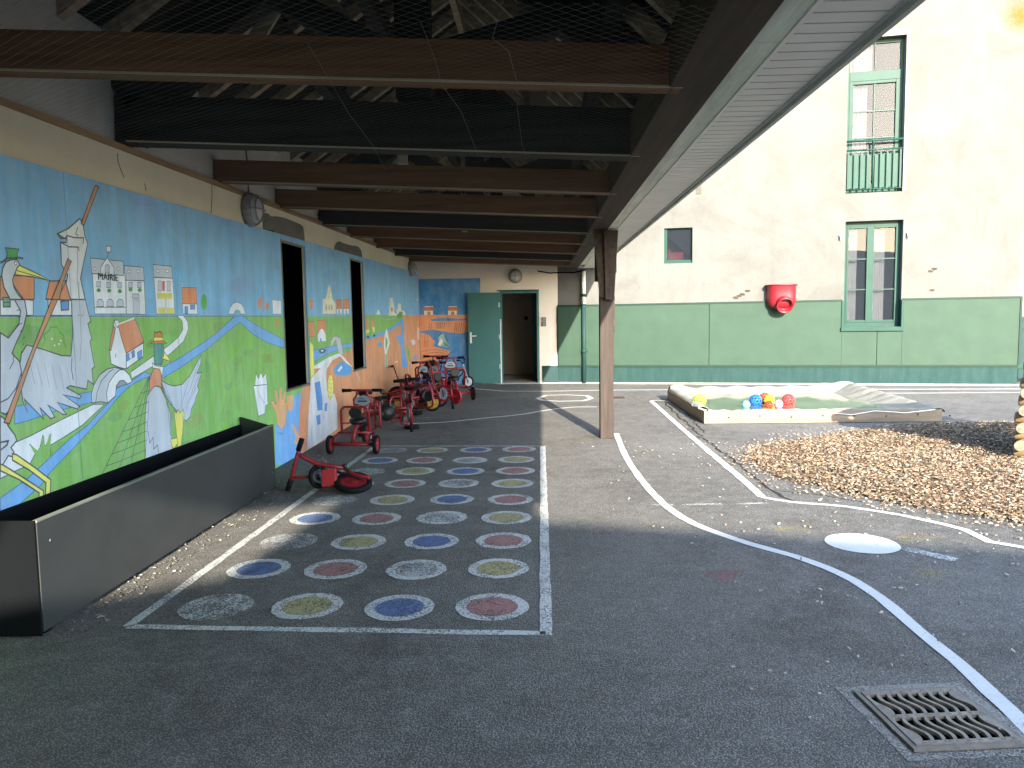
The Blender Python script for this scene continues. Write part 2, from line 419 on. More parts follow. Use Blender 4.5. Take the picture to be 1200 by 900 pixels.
# worn cement collar round the grate
def collar():
    a,b=gW/2+.03,gH/2+.03; c,d=a+.04,b+.04
    pts_i=[(-a,-b),(a,-b),(a,b),(-a,b)]; pts_o=[(-c,-d),(c,-d),(c,d),(-c,d)]
    m=MB(); vs=[gM@Vector((x,y,.0025)) for x,y in pts_o]+[gM@Vector((x,y,.0025)) for x,y in pts_i]
    m.add(vs,[(0,1,5,4),(1,2,6,5),(2,3,7,6),(3,0,4,7)])
    m.build('cement_collar', paint('cement_collar',(.27,.25,.22,1),.56), GROUND, fix=False)
collar()

# cracks and a trench seam in the asphalt
M_CRK=simple('crack_fill',(.035,.033,.03,1),.95,.3,20,bump=0)
def crackline(pts,w,seed):
    random.seed(seed); P=[onz(*p) for p in pts]; Q=[]
    for a,b in zip(P,P[1:]):
        k=max(2,int((b-a).length/.10))
        for j in range(k): Q.append(a.lerp(b,j/k)+Vector((random.gauss(0,.016),random.gauss(0,.016),0)))
    Q.append(P[-1]); L,R=ribbon2([(q.x,q.y) for q in Q],lambda t: w*(.35+.9*random.random()),0); n=len(Q); m=MB()
    m.add([(p.x,p.y,.003) for p in L]+[(p.x,p.y,.003) for p in R],[(i,n+i,n+i+1,i+1) for i in range(n-1)])
    o=m.build('asphalt_crack',M_CRK,GROUND,fix=False)
    for p in o.data.polygons:
        if p.normal.z<0: p.flip()
crackline([(775,468),(800,492),(822,512),(850,532),(880,555),(905,575),(935,590)],.030,3)
crackline([(905,575),(960,580),(1010,588)],.012,4)
crackline([(800,478),(815,496),(826,508)],.018,5)
random.seed(11)
# ---------------------------------------------------------------- left wall with its painted panels
def topz(y): return 2.312+.0093*y
Ya,Yb = onx(332,370,XW).y, onx(360.5,370,XW).y
Yc,Yd = onx(412,370,XW).y, onx(427.5,370,XW).y
OPEN = [(Ya,Yb,.735,2.335),(Yc,Yd,.735,2.36)]
Y0 = -3.5
wallroot = empty('mural_wall',(XW,8,0),0,'long cream wall under the shelter covered by a painted bird and village mural','wall')
def wp(v): return Vector(v)-Vector((XW,8,0))
def mbuild(m,name,mat,parent,off=(XW,8,0),**k):
    o=Vector(off); m.v=[tuple(Vector(v)-o) for v in m.v]; return m.build(name,mat,parent,**k)
RECTS=[]
ys=[Y0,Ya,Yb,Yc,Yd,YB]
for i in range(5):
    a,b=ys[i],ys[i+1]
    if i in (1,3):
        o=OPEN[i//2]; RECTS += [(a,b,0,o[2]),(a,b,o[3],9)]
    else: RECTS.append((a,b,0,9))
def clip(poly, r):
    def cut(P, f, g):
        out=[]
        for i in range(len(P)):
            A=P[i-1]; B=P[i]; fa,fb=f(A),f(B)
            if (fa>=0)!=(fb>=0):
                t=fa/(fa-fb); out.append((A[0]+(B[0]-A[0])*t, A[1]+(B[1]-A[1])*t))
            if fb>=0: out.append(B)
        return out
    P=list(poly)
    for f in (lambda p:p[0]-r[0], lambda p:r[1]-p[0], lambda p:p[1]-r[2], lambda p:min(r[3],9)-p[1], lambda p:topz(p[0])-.004-p[1]):
        if len(P)<3: return []
        P=cut(P,f,None)
    return P
def area2(P): return abs(sum(P[i-1][0]*P[i][1]-P[i][0]*P[i-1][1] for i in range(len(P))))/2
def mural_paint():
    t=NT('mural_paint'); ca=t.n('ShaderNodeVertexColor', layer_name='Col'); v=t.coord()
    vs=t.coord('Object',(1,3.0,.5)); n=t.noise(2.2,6,.65,vs); r=t.ramp(n,.3,.7,(1.0,1.02,1.02,1),(1.36,1.35,1.33,1))
    a=t.mix(1.0,ca,[r,0],'MULTIPLY'); a.clamp_result=False
    n2=t.noise(3.5,6,.7,v,.5); r2=t.ramp(n2,.35,.7,(.88,.88,.90,1),(1.06,1.06,1.04,1)); b=t.mix(1.0,[a,2],[r2,0],'MULTIPLY')
    n4=t.noise(5,8,.75,vs,.6); f4=t.ramp(n4,.42,.80,(0,0,0,1),(.42,.42,.42,1)); b2=t.mix([f4,0],[b,2],(.55,.58,.55,1))
    n5=t.noise(1.1,5,.6,v,.4); f5=t.ramp(n5,.5,.8,(0,0,0,1),(.22,.22,.22,1)); b3=t.mix([f5,0],[b2,2],(.20,.22,.20,1))
    cr=t.noise(42,4,.8,v); f6=t.ramp(cr,.70,.74,(0,0,0,1),(.6,.6,.6,1)); b=t.mix([f6,0],[b3,2],(.62,.62,.58,1))
    t.b.inputs['Specular IOR Level'].default_value=.2; t.base(b); t.rough(.6); t.bump(t.noise(70,3,.6,v),.06,.003); return t.mat
M_MURAL=mural_paint()
# bearing wall
m=MB()
for (a,b,z0,z1) in RECTS:
    zt=2.60+.0093*(b-3.8) if z1>5 else z1
    zt0=2.60+.0093*(a-3.8) if z1>5 else z1
    xs=(XW-.26,XW-.02)
    vs=[(xs[0],a,z0),(xs[1],a,z0),(xs[1],b,z0),(xs[0],b,z0),(xs[0],a,zt0),(xs[1],a,zt0),(xs[1],b,zt),(xs[0],b,zt)]
    m.add(vs,[(0,3,2,1),(4,5,6,7),(0,1,5,4),(1,2,6,5),(2,3,7,6),(3,0,4,7)])
mbuild(m,'lower_wall',M_CREAM,wallroot)
m=MB(); m.box((XW-.34,Y0,2.66),(XW-.06,YB+.1,3.35)); 
mbuild(m,'upper_wall',M_UPPER,wallroot)
m=MB()
ptsl=[(y,2.60+.0093*(y-3.8)) for y in [Y0+i*(YB-Y0)/60 for i in range(61)]]
for i in range(60):
    (a,za),(b,zb)=ptsl[i],ptsl[i+1]; w1=random.uniform(-.006,.006); x1=XW-.018+.012; x0=XW-.3
    if i==0: pw=w1
    vs=[(x0,a,za+.001),(x1+pw,a,za+.001),(x1+w1,b,zb+.001),(x0,b,zb+.001),(x0,a,za+.05),(x1+pw,a,za+.045+pw),(x1+w1,b,zb+.045+w1),(x0,b,zb+.05)]
    m.add(vs,[(0,3,2,1),(4,5,6,7),(1,2,6,5)]); pw=w1
mbuild(m,'sill_beam',W_SILL,wallroot)
# solid black blocks filling the two openings, with a narrow frame
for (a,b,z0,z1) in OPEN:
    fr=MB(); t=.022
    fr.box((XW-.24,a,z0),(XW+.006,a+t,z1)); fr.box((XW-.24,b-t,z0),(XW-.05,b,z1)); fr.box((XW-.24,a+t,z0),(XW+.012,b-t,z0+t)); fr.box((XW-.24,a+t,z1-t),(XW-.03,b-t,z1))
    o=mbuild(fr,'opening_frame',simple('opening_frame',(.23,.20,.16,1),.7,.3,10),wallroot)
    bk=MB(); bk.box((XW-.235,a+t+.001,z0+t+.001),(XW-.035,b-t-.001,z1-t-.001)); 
    bb=mbuild(bk,'black_infill',M_BLACK,o)
# raw cement patches over the openings
def wallpoly(name,pts,mat,x,th=.006):
    P=[onx(px,py,x) for px,py in pts]; m=MB(); m.prism(P,(-th,0,0)); return mbuild(m,name,mat,wallroot)
g5=lambda a:[(300+x/5.4545,230+y/5.4545) for x,y in a]
wallpoly('cement_patch',g5([(48,207),(46,150),(50,115),(62,106),(80,112),(95,128),(130,128),(180,137),(235,158),(285,180),(302,195),(308,240),(313,292),(150,238)]),M_GREYCEM,XW-.012)
wallpoly('cement_patch',g5([(500,350),(505,320),(515,298),(535,288),(560,300),(600,312),(655,322),(672,345),(678,372),(680,405),(600,383)]),M_GREYCEM,XW-.012)
wallpoly('notch_shade',g5([(45,208),(115,222),(118,236),(47,215)]),M_BLACK,XW-.008)  # flat black plates painted as the shade inside small wall gaps
wallpoly('notch_shade',g5([(548,364),(578,366),(578,374),(548,370)]),M_BLACK,XW-.008)
# cracks in the cream band
def crack(pts):
    P=[onx(px,py,XW-.018) for px,py in pts]; m=MB(); m.tube(P,.002,4,cap=False); mbuild(m,'crack',simple('crack',(.07,.055,.04,1),.9),wallroot)
crack([(80+x/4.2857,180+y/4.2857) for x,y in [(248,0),(250,40),(262,75),(272,100),(280,122)]])
crack([(80+x/4.2857,180+y/4.2857) for x,y in [(382,150),(388,165),(390,185)]])
crack([(80+x/4.2857,180+y/4.2857) for x,y in [(720,150),(722,200),(718,300)]])
# ---- the mural
mur=MB()
SKY=(128,180,220); GRS=(134,184,96); GRD=(104,158,78); RIV=(118,172,228); WHT=(230,231,238); GRY=(196,201,214); ORG=(222,150,104); ROOF=(222,142,100); YEL=(236,226,110); BLK=(72,74,84); TEA=(88,150,140); SHT=(90,150,215); BUFF=(225,190,130); STO=(150,155,160)
for (a,b,z0,z1) in RECTS:   # the boards
    za=min(z1,topz(a)); zb=min(z1,topz(b))
    vs=[(XW-.02,a,z0),(XW,a,z0),(XW,b,z0),(XW-.02,b,z0),(XW-.02,a,za),(XW,a,za),(XW,b,zb),(XW-.02,b,zb)]
    mur.add(vs,[(0,3,2,1),(4,5,6,7),(0,1,5,4),(1,2,6,5),(2,3,7,6),(3,0,4,7)],col=SKY and tuple(c/255 for c in SKY))
lay=[0]
LV=[]
def level(P):
    a=min(p[0] for p in P)-.012; b=max(p[0] for p in P)+.012; c=min(p[1] for p in P)-.012; d=max(p[1] for p in P)+.012
    k=1+max([l for (A,B,C,D,l) in LV if A<b and B>a and C<d and D>c] or [0])
    LV.append((a,b,c,d,k)); lay[0]=max(lay[0],k); return XW+.0005+k*.00004
def emit(P,col,x):
    for r in RECTS:
        Q=clip(P,r)
        if len(Q)>=3 and area2(Q)>1e-6:
            # drop duplicate points
            R=[Q[0]]
            for q in Q[1:]:
                if abs(q[0]-R[-1][0])+abs(q[1]-R[-1][1])>1e-5: R.append(q)
            if len(R)>=3: mur.add([(x,y,z) for y,z in R],[tuple(range(len(R)))],col=tuple(c/255 for c in col))
TR=dict(A=(0,170,5.0),B=(0,330,3.2125),C=(80,180,4.2857),D=(80,370,4.2857),G=(300,230,5.4545),H=(300,370,5.4545),I=(340,330,7.5),X=(0,0,1.0))
def T(k,p):
    ox,oy,s=TR[k]; q=onx(ox+p[0]/s,oy+p[1]/s,XW); return (q.y,q.z)
def smoothp(P,k=3):
    # closed catmull-rom
    Q=[];n=len(P)
    for i in range(n):
        a,b,c,d=P[i-1],P[i],P[(i+1)%n],P[(i+2)%n]
        for j in range(k):
            t=j/k; Q.append(tuple(.5*((2*b[e])+(c[e]-a[e])*t+(2*a[e]-5*b[e]+4*c[e]-d[e])*t*t+(3*b[e]-a[e]-3*c[e]+d[e])*t**3) for e in (0,1)))
    return Q
def stroke2(P,w,col,closed=False):
    w=w*.8
    x=level(P)
    pts=[(Vector(p)) for p in P]
    L,R=ribbon2(pts,w,0,closed); n=len(pts)
    for i in range(n if closed else n-1):
        j=(i+1)%n; emit([(L[i].x,L[i].y),(L[j].x,L[j].y),(R[j].x,R[j].y),(R[i].x,R[i].y)],col,x)
def poly(k,pts,col,out=True,sm=False,w=.009,oc=BLK):
    P=[T(k,p) for p in pts]
    if sm: P=smoothp(P)
    emit(P,col,level(P))
    if out: stroke2(P,w,oc,True)
def line(k,pts,w=.009,col=BLK,sm=False):
    stroke2([T(k,p) for p in pts],w,col)
def ell(k,c,rx,ry,col,out=True,w=.008,n=14): poly(k,[(c[0]+rx*math.cos(2*math.pi*i/n),c[1]+ry*math.sin(2*math.pi*i/n)) for i in range(n)],col,out,w=w)
def rawrect(y0,y1,z0,z1,col):
    q=[(y0,z0),(y1,z0),(y1,z1),(y0,z1)]; emit(q,col,level(q))
ZH=1.53
def emit2(P,col): emit(P,col,level(P))
rawrect(Y0,YB,0,ZH,GRS)
rawrect(Y0,2.5,0,3,(205,190,160))  # unseen near end made cream so its bounced light stays neutral
# soft darker tufts of grass
for i in range(70):
    yy=random.uniform(3.9,7.8); zz=random.uniform(.5,1.45); rr=random.uniform(.05,.16)
    a=random.uniform(0,6)
    emit2([(yy+rr*1.4*math.cos(q*.7)*random.uniform(.6,1),zz+rr*.5*math.sin(q*.7)*random.uniform(.6,1)) for q in range(9)],tuple(int(c*random.uniform(.90,1.06)) for c in GRS))
for i in range(46):
    yy=random.uniform(3.8,17); zz=random.uniform(1.6,2.35); rr=random.uniform(.1,.3)
    emit2([(yy+rr*1.4*math.cos(q*.7)*random.uniform(.6,1),zz+rr*.4*math.sin(q*.7)*random.uniform(.6,1)) for q in range(9)],tuple(min(255,int(c*random.uniform(.95,1.04))) for c in SKY))
line('X',[(0,370.5),(330,370.5)],.007,(70,110,60))
# --- left houses behind the heron
poly('B',[(0,60),(40,60),(125,70),(125,128),(0,128)],WHT); poly('A',[(0,770),(75,765),(200,765),(200,900),(190,905),(0,905)],ROOF)
poly('B',[(180,60),(268,62),(270,128),(182,128)],WHT); poly('B',[(186,-2),(262,-4),(270,70),(172,66)],ROOF)
poly('B',[(228,74),(258,72),(258,106),(230,108)],SHT); poly('B',[(10,60),(38,60),(38,95),(12,95)],(110,170,130))
line('B',[(10,78),(38,78)],.006); 
# --- town hall
poly('C',[(120,600),(290,600),(290,806),(133,806)],WHT,w=.006); poly('C',[(110,524),(276,541),(278,612),(118,602)],GRY,w=.006)
poly('C',[(162,611),(161,573),(195,521),(229,574),(229,611)],WHT,w=.006); poly('C',[(184,600),(184,565),(195,556),(207,565),(207,600)],GRY,w=.004)
poly('C',[(285,635),(380,640),(388,808),(291,806)],WHT,w=.006); poly('C',[(282,563),(377,571),(381,638),(285,636)],GRY,w=.006)
poly('C',[(190,465),(214,465),(212,494),(192,494)],WHT,w=.006); line('C',[(202,495),(196,520)],.006)
for cx in (132,252,304,352): ell('C',(cx,578 if cx<300 else 592),7,8,WHT,w=.004)
for cx,cy in ((152,657),(202,660),(257,662),(312,660),(356,660)): poly('C',[(cx-10,cy-14),(cx+10,cy-14),(cx+10,cy+13),(cx-10,cy+13)],(190,200,215),w=.004)
for cx,cy in ((152,686),(205,688),(258,691),(312,682),(358,685)): ell('C',(cx,cy),11,11,(80,150,80),False,n=7)
for cx in (160,210,260): poly('C',[(cx-17,768),(cx-16,745),(cx-8,732),(cx+8,732),(cx+16,745),(cx+17,768)],(200,206,218),w=.005)
poly('C',[(322,705),(355,705),(355,727),(322,727)],GRY,w=.005); poly('C',[(325,735),(356,735),(357,806),(326,806)],(205,208,220),w=.004)
line('C',[(290,600),(291,806)],.006); line('C',[(133,772),(290,772)],.005)
# --- tower shop
poly('C',[(430,622),(524,626),(535,806),(443,806)],WHT,w=.006); poly('C',[(425,557),(518,566),(524,626),(430,620)],GRY,w=.006)
poly('C',[(446,699),(520,701),(522,729),(448,729)],(214,208,96),False); poly('C',[(450,772),(530,774),(532,805),(452,805)],(220,214,110),False)
poly('C',[(486,732),(492,732),(494,806),(488,806)],WHT,w=.004); poly('C',[(472,640),(484,640),(484,690),(472,690)],(205,110,110),False); poly('C',[(450,640),(468,640),(468,690),(450,690)],(205,205,215),w=.004); poly('C',[(495,640),(512,642),(512,690),(495,690)],(205,205,215),w=.004)
for cx in (450,497): ell('C',(cx,590),7,8,WHT,w=.004)
# --- small house, tree, far arch
poly('C',[(573,752),(645,755),(648,806),(577,806)],WHT,w=.005); poly('C',[(570,672),(642,674),(646,756),(573,754)],ROOF,w=.005); poly('C',[(584,768),(601,768),(601,804),(584,804)],SHT,w=.004); poly('C',[(612,760),(636,760),(636,782),(612,782)],SHT,w=.004); line('C',[(572,672),(572,648)],.006,WHT)
line('C',[(681,806),(681,780)],.008,(110,90,60)); ell('C',(681,745),15,40,(96,170,80),False)
poly('C',[(805,806),(812,775),(828,752),(848,746),(868,755),(882,778),(890,806),(866,806),(860,790),(848,785),(836,792),(832,806)],WHT,w=.005)
poly('C',[(952,740),(965,720),(978,742),(972,778),(957,776)],ROOF,False); poly('C',[(990,760),(1000,745),(1008,764),(1003,788),(992,786)],ROOF,False); line('C',[(985,655),(990,800)],.007,(190,210,225)); poly('C',[(1024,735),(1068,738),(1070,806),(1028,806)],WHT,w=.004); poly('C',[(1040,836),(1054,838),(1056,872),(1042,870)],ROOF,False)
# --- rivers and paths
poly('D',[(836,2),(872,0),(940,45),(1084,122),(1084,163),(1000,135),(930,95),(862,32),(800,80),(700,166),(640,206),(560,262),(470,316),(400,322),(400,300),(470,262),(560,212),(640,160),(740,90),(800,35)],RIV,w=.007,oc=(70,110,160))
poly('B',[(575,352),(540,365),(510,380),(480,400),(440,440),(405,486),(300,602),(190,716),(150,770),(60,850),(0,888),(0,815),(100,745),(190,660),(262,592),(330,540),(385,480),(430,430),(440,395),(500,370),(545,340)],RIV,w=.007,oc=(70,110,160))
poly('B',[(55,470),(120,457),(250,430),(345,414),(345,455),(200,490),(110,522),(55,537)],RIV,w=.006,oc=(70,110,160))
poly('B',[(0,742),(0,700),(50,608),(115,580),(230,520),(350,462),(392,462),(310,540),(230,592),(130,652),(110,690),(60,712)],WHT,w=.007)
poly('B',[(495,366),(570,322),(640,272),(690,226),(708,180),(706,150),(688,127),(666,127),(686,150),(688,180),(672,208),(630,244),(560,292),(492,340)],WHT,w=.006)
# bridge
poly('B',[(345,457),(343,425),(352,390),(375,350),(405,328),(432,323),(462,330),(485,350),(497,377),(480,386),(465,372),(450,374),(437,392),(434,430),(406,458),(380,452)],GRY,w=.008,sm=False)
poly('B',[(404,458),(400,420),(410,380),(430,350),(450,332),(466,331),(485,350),(497,377),(480,386),(465,372),(450,374),(437,392),(434,430)],WHT,w=.008)
poly('B',[(438,402),(440,388),(452,374),(466,372),(480,386),(455,393)],STO,w=.006)
line('B',[(360,455),(364,420),(380,375),(410,340),(425,330)],.007)
# --- cottage with orange roof
poly('D',[(230,24),(252,28),(272,90),(290,190),(289,268),(250,258),(214,242),(206,170),(215,120)],WHT,w=.008)
poly('D',[(250,50),(262,36),(330,12),(350,50),(378,130),(330,165),(290,189),(268,120)],ROOF,w=.008)
poly('D',[(290,189),(376,136),(376,206),(290,266)],WHT,w=.008)
poly('D',[(206,172),(213,110),(226,52),(236,62),(228,110),(213,175)],ROOF,w=.006)
poly('D',[(231,22),(252,22),(253,48),(246,60),(236,50)],WHT,w=.006); line('D',[(252,42),(330,12)],.012,WHT)
poly('D',[(288,196),(303,190),(305,222),(289,230)],SHT,w=.004); poly('D',[(318,180),(330,172),(333,205),(320,212)],SHT,w=.004); poly('D',[(305,190),(317,182),(319,212),(306,219)],(225,230,240),w=.004); poly('D',[(345,185),(368,170),(370,208),(348,225)],SHT,w=.004); line('D',[(237,190),(237,210)],.008)
# bushes
line('B',[(160,245),(170,215),(165,200),(185,185),(190,172),(215,170),(225,190),(240,205),(240,230),(250,250)],.007,(80,140,60)); 
for c in ((195,215),(205,240),(222,235),(228,222)): ell('B',c,3,4,WHT,False,n=6)
line('B',[(110,612),(140,640),(150,625),(160,580),(168,625),(180,600),(190,575),(188,620),(190,655)],.008,(60,120,50)); poly('B',[(110,612),(140,640),(152,622),(164,575),(170,628),(186,570),(190,610),(186,655),(130,650)],GRS,False)
# --- second heron (behind): wing, body, neck
poly('B',[(265,-2),(300,-2),(315,40),(325,90),(341,150),(330,160),(345,216),(338,226),(355,320),(345,330),(350,386),(330,372),(325,405),(262,392),(250,400),(305,430),(300,440),(235,425),(300,470),(290,480),(215,455),(250,500),(235,500),(180,465),(205,510),(190,516),(150,475),(162,516),(90,442),(102,492),(85,450),(76,380),(74,310),(80,270),(100,238),(160,255),(230,278),(266,280),(273,200),(270,110)],GRY,w=.009)
poly('A',[(335,520),(400,488),(430,462),(466,430),(486,470),(495,530),(512,580),(490,680),(470,780),(497,905),(412,905),(386,810),(396,760),(358,700),(354,570),(386,572),(390,530),(380,548)],(222,223,226),w=.010)
line('A',[(335,520),(352,545),(388,548)],.011); line('A',[(392,530),(430,542),(488,544),(486,580)],.009); line('A',[(358,572),(400,596),(458,598),(462,622)],.009); line('A',[(452,600),(455,690),(450,780),(462,900)],.005); line('A',[(455,480),(442,520),(456,530)],.007); line('B',[(270,285),(268,330),(275,370)],.008)
line('B',[(295,0),(300,110),(305,220),(300,300)],.005,(120,125,130))
for i in range(6): line('B',[(110+i*28,300+i*4),(130+i*28,385+i*8)],.004,(125,135,150))
# --- first heron
poly('B',[(0,192),(30,212),(70,160),(76,110),(52,65),(22,32),(10,-2),(42,-2),(62,32),(92,72),(100,120),(88,170),(60,230),(44,270),(72,300),(80,340),(76,400),(48,470),(20,500),(0,492)],GRY,w=.010)
poly('B',[(0,505),(20,520),(30,545),(55,578),(62,598),(40,625),(50,640),(56,662),(30,655),(10,688),(0,690)],(205,210,222),w=.010)
line('B',[(0,605),(30,600),(25,615),(0,635)],.012); line('B',[(0,455),(30,440),(60,400),(80,340)],.008); line('B',[(35,330),(50,300),(48,260)],.007)
for i in range(7): line('B',[(62+4*i if i<4 else 86-4*(i-4),110+i*26),(76+3*i if i<4 else 94-5*(i-4),104+i*26)],.005)
poly('A',[(8,765),(14,720),(34,684),(60,672),(98,670),(114,700),(96,730),(80,765),(72,790),(78,830),(100,870),(130,905),(58,905),(20,830)],(210,214,220),w=.010)
poly('A',[(110,704),(200,745),(310,800),(190,772),(85,760),(96,722)],YEL,w=.009); line('A',[(96,735),(200,765),(300,798)],.006)
poly('A',[(30,602),(70,606),(108,610),(98,638),(102,662),(36,662),(42,635)],(70,165,80),w=.008); line('A',[(0,690),(20,680),(40,664),(102,660),(134,664)],.014)
ell('A',(90,692),8,12,WHT,w=.005)
# legs
poly('B',[(45,648),(62,652),(130,700),(190,746),(188,800),(170,812),(172,757),(110,710),(46,672)],YEL,w=.010)
poly('B',[(0,688),(10,690),(90,740),(162,787),(163,818),(145,815),(146,795),(70,745),(0,712)],YEL,w=.010)
# pole
poly('A',[(554,242),(566,236),(576,246),(490,470),(474,460)],(202,140,100),w=.009)
poly('B',[(236,-6),(246,0),(130,262),(34,536),(14,530),(120,255),(222,-6)],(202,140,100),w=.009)
poly('A',[(395,664),(416,682),(368,800),(345,905),(300,905),(350,790)],(202,140,100),w=.008)
# --- duck
poly('D',[(468,325),(500,345),(530,353),(570,345),(612,298),(640,245),(667,198),(664,240),(645,290),(669,284),(655,330),(648,352),(657,372),(640,410),(636,432),(617,470),(612,505),(590,530),(560,495),(510,440),(485,400)],(196,204,222),w=.008)
for a,b in (((655,235),(600,400)),((660,290),(596,440)),((640,360),(590,470)),((612,300),(560,470)),((480,330),(530,470))): line('D',[a,b],.004)
poly('D',[(385,722),(384,600),(386,480),(396,400),(430,350),(462,360),(490,420),(512,490),(515,590),(525,672),(455,700)],GRY,w=.009)
poly('D',[(430,262),(466,264),(470,365),(452,352),(430,355),(405,388),(408,320),(418,290)],ROOF,w=.008)
poly('D',[(428,140),(478,140),(482,200),(468,245),(430,242)],TEA,w=.008); poly('D',[(481,182),(500,205),(513,229),(488,222),(466,212),(478,205)],YEL,w=.007)
poly('D',[(420,236),(440,252),(478,256),(470,305),(458,268),(422,262)],WHT,w=.006)
poly('D',[(428,128),(432,80),(445,86),(455,78),(470,84),(475,126),(494,140),(412,141)],(205,130,75),w=.008); poly('D',[(430,108),(472,108),(475,125),(428,127)],YEL,w=.005)
line('D',[(400,580),(408,640),(425,610),(428,670),(448,650),(455,700)],.008); line('D',[(490,420),(500,470),(512,600)],.007)
poly('D',[(530,478),(542,490),(550,470),(560,488),(576,470),(582,490),(574,570),(566,655),(548,660),(540,570)],YEL,w=.006); poly('D',[(514,620),(545,612),(550,640),(530,668),(518,655)],YEL,w=.006)
# net held by the duck
for e in ((165,805),(252,775),(312,748),(385,715)): line('D',[(408,300),((408+e[0])/2+4,(300+e[1])/2-10),e],.006)
for t in (.18,.32,.44,.56,.67,.78,.9):
    L=[(408+(x-408)*t,300+(y-300)*t) for x,y in ((165,805),(252,775),(312,748),(385,715))]; line('D',L,.005)
for t in (.3,.5,.7,.9): line('D',[(465,330+190*t*.2),(465+80*t,330+160*t)],.004)
# fine pencil reeds at right
for x0,x1,x2 in ((700,690,680),(740,760,790),(760,800,770),(870,820,750),(860,885,890),(880,830,800)): line('D',[(x0,150 if x0<800 else 200),(x1,330),(x2,560)],.003,(70,110,60))
# --- pike and hands
poly('D',[(955,505),(945,440),(930,352),(938,346),(942,288),(955,318),(968,284),(976,312),(992,288),(998,344),(1000,430),(1003,445),(990,452),(986,492)],WHT,w=.007); line('D',[(932,352),(996,345)],.008); line('D',[(952,370),(960,400),(985,440)],.006)
HND=(226,168,120)
poly('H',[(125,950),(125,700),(160,660),(195,610),(238,585),(237,520),(300,480),(345,470),(350,560),(330,700),(300,880),(280,960)],RIV,False)
poly('H',[(92,548),(112,540),(122,570),(130,560),(115,475),(130,470),(146,540),(150,455),(164,455),(166,540),(180,480),(192,482),(188,560),(202,545),(196,600),(190,690),(165,728),(138,700),(128,620)],HND,w=.006,oc=(160,110,75))
poly('H',[(196,512),(242,505),(238,560),(236,590),(214,612),(202,590)],HND,False)
poly('H',[(290,480),(345,468),(350,560),(330,640),(322,760),(318,862),(296,880),(270,800),(276,640)],ROOF,False)
poly('H',[(228,700),(240,690),(262,740),(270,760),(300,790),(285,830),(240,815),(258,780)],HND,False)
for a in ((150,745),(165,750)): line('H',[(a[0]-12,a[1]),(a[0],a[1]+10),(a[0]+12,a[1]-2)],.008,(60,100,150))
for p in ((248,640),(262,560),(172,830),(215,860),(150,900)): line('H',[p,(p[0]+6,p[1]+24)],.006,(60,110,170))
# --- strip between the openings
poly('X',[(355,700),(355,450),(380,436),(411,425),(411,400),(500,372),(500,760)],ORG,False)
poly('H',[(330,520),(345,470),(372,440),(372,330),(430,290),(520,250),(590,230),(622,250),(700,700),(500,800),(320,860)],ORG,False)
poly('I',[(160,355),(205,350),(222,480),(165,485)],ROOF,w=.006,oc=(150,90,60)); poly('I',[(166,160),(200,160),(196,245),(176,245)],ROOF,False)
poly('I',[(205,602),(350,572),(420,560),(550,535),(552,572),(450,592),(330,632),(210,705)],RIV,w=.006,oc=(70,110,160))
poly('I',[(235,342),(310,338),(316,466),(240,468)],ROOF,w=.006,oc=(150,90,60)); poly('I',[(240,468),(262,420),(278,410),(292,420),(314,466),(316,525),(246,530)],WHT,w=.005); poly('I',[(262,500),(275,500),(276,528),(262,528)],SHT,False)
poly('I',[(252,602),(280,592),(312,596),(308,620),(270,632),(255,622)],(70,90,110),w=.006); ell('I',(282,608),12,8,WHT,False)
poly('I',[(355,572),(360,515),(385,482),(410,478),(440,498),(452,560),(466,640),(432,642),(412,560),(400,512),(380,540),(372,566)],(205,200,205),w=.007,oc=(120,115,110))
poly('I',[(210,742),(330,668),(420,632),(450,640),(545,748),(520,752),(440,655),(370,690),(330,755),(210,765)],WHT,False)
poly('I',[(284,286),(286,150),(306,150),(316,140),(330,60),(344,18),(358,68),(372,150),(400,190),(405,286)],(232,226,205),w=.006,oc=(150,140,110))
for x in (318,344,366): poly('I',[(x-7,215),(x,195),(x+7,215),(x+7,250),(x-7,250)],(190,180,150),False)
line('I',[(344,75),(336,140),(350,140),(344,75)],.006,(150,140,110))
for x in (405,466): poly('I',[(x,155),(x+50,158),(x+52,240),(x+2,240)],ROOF,w=.005,oc=(150,90,60)); poly('I',[(x+5,240),(x+52,240),(x+50,286),(x+6,286)],WHT,False); poly('I',[(x+18,255),(x+30,240),(x+38,286),(x+18,286)],(170,180,190),False)
# figures below, between the openings and past them
poly('H',[(322,862),(330,760),(340,560),(352,400),(380,370),(400,350),(450,292),(520,250),(512,272),(462,300),(448,370),(452,480),(500,500),(518,560),(522,720),(420,800)],(226,222,226),False)
poly('H',[(345,165),(366,190),(372,372),(352,400),(343,300)],YEL,w=.005,oc=(160,150,80)); poly('H',[(374,430),(408,420),(422,520),(424,600),(394,605)],SHT,w=.005,oc=(60,90,140)); poly('H',[(440,560),(456,555),(452,612),(438,606)],SHT,False); poly('H',[(384,640),(410,630),(412,690),(392,700)],SHT,False)
ell('H',(475,455),19,80,YEL,w=.005); 
for q in range(5): line('H',[(462,400+q*28),(478,410+q*28),(488,402+q*28)],.006,(170,150,60))
line('H',[(475,530),(470,620),(480,690)],.008,(190,140,110)); line('H',[(495,520),(500,600)],.006,(120,120,120)); line('H',[(350,520),(360,640),(352,800)],.006,(110,110,120)); line('H',[(420,620),(430,660),(440,640)],.007,(60,90,140))
poly('H',[(495,335),(520,310),(545,290),(580,305),(608,325),(612,368),(570,388),(548,380),(528,388),(500,370)],(100,160,215),False); poly('H',[(520,350),(545,318),(552,330),(530,360)],WHT,False)
line('H',[(640,365),(655,390),(668,420)],.012,WHT)
poly('I',[(655,515),(655,292),(1000,292),(1022,290),(985,330),(880,405),(780,450)],GRS,False)
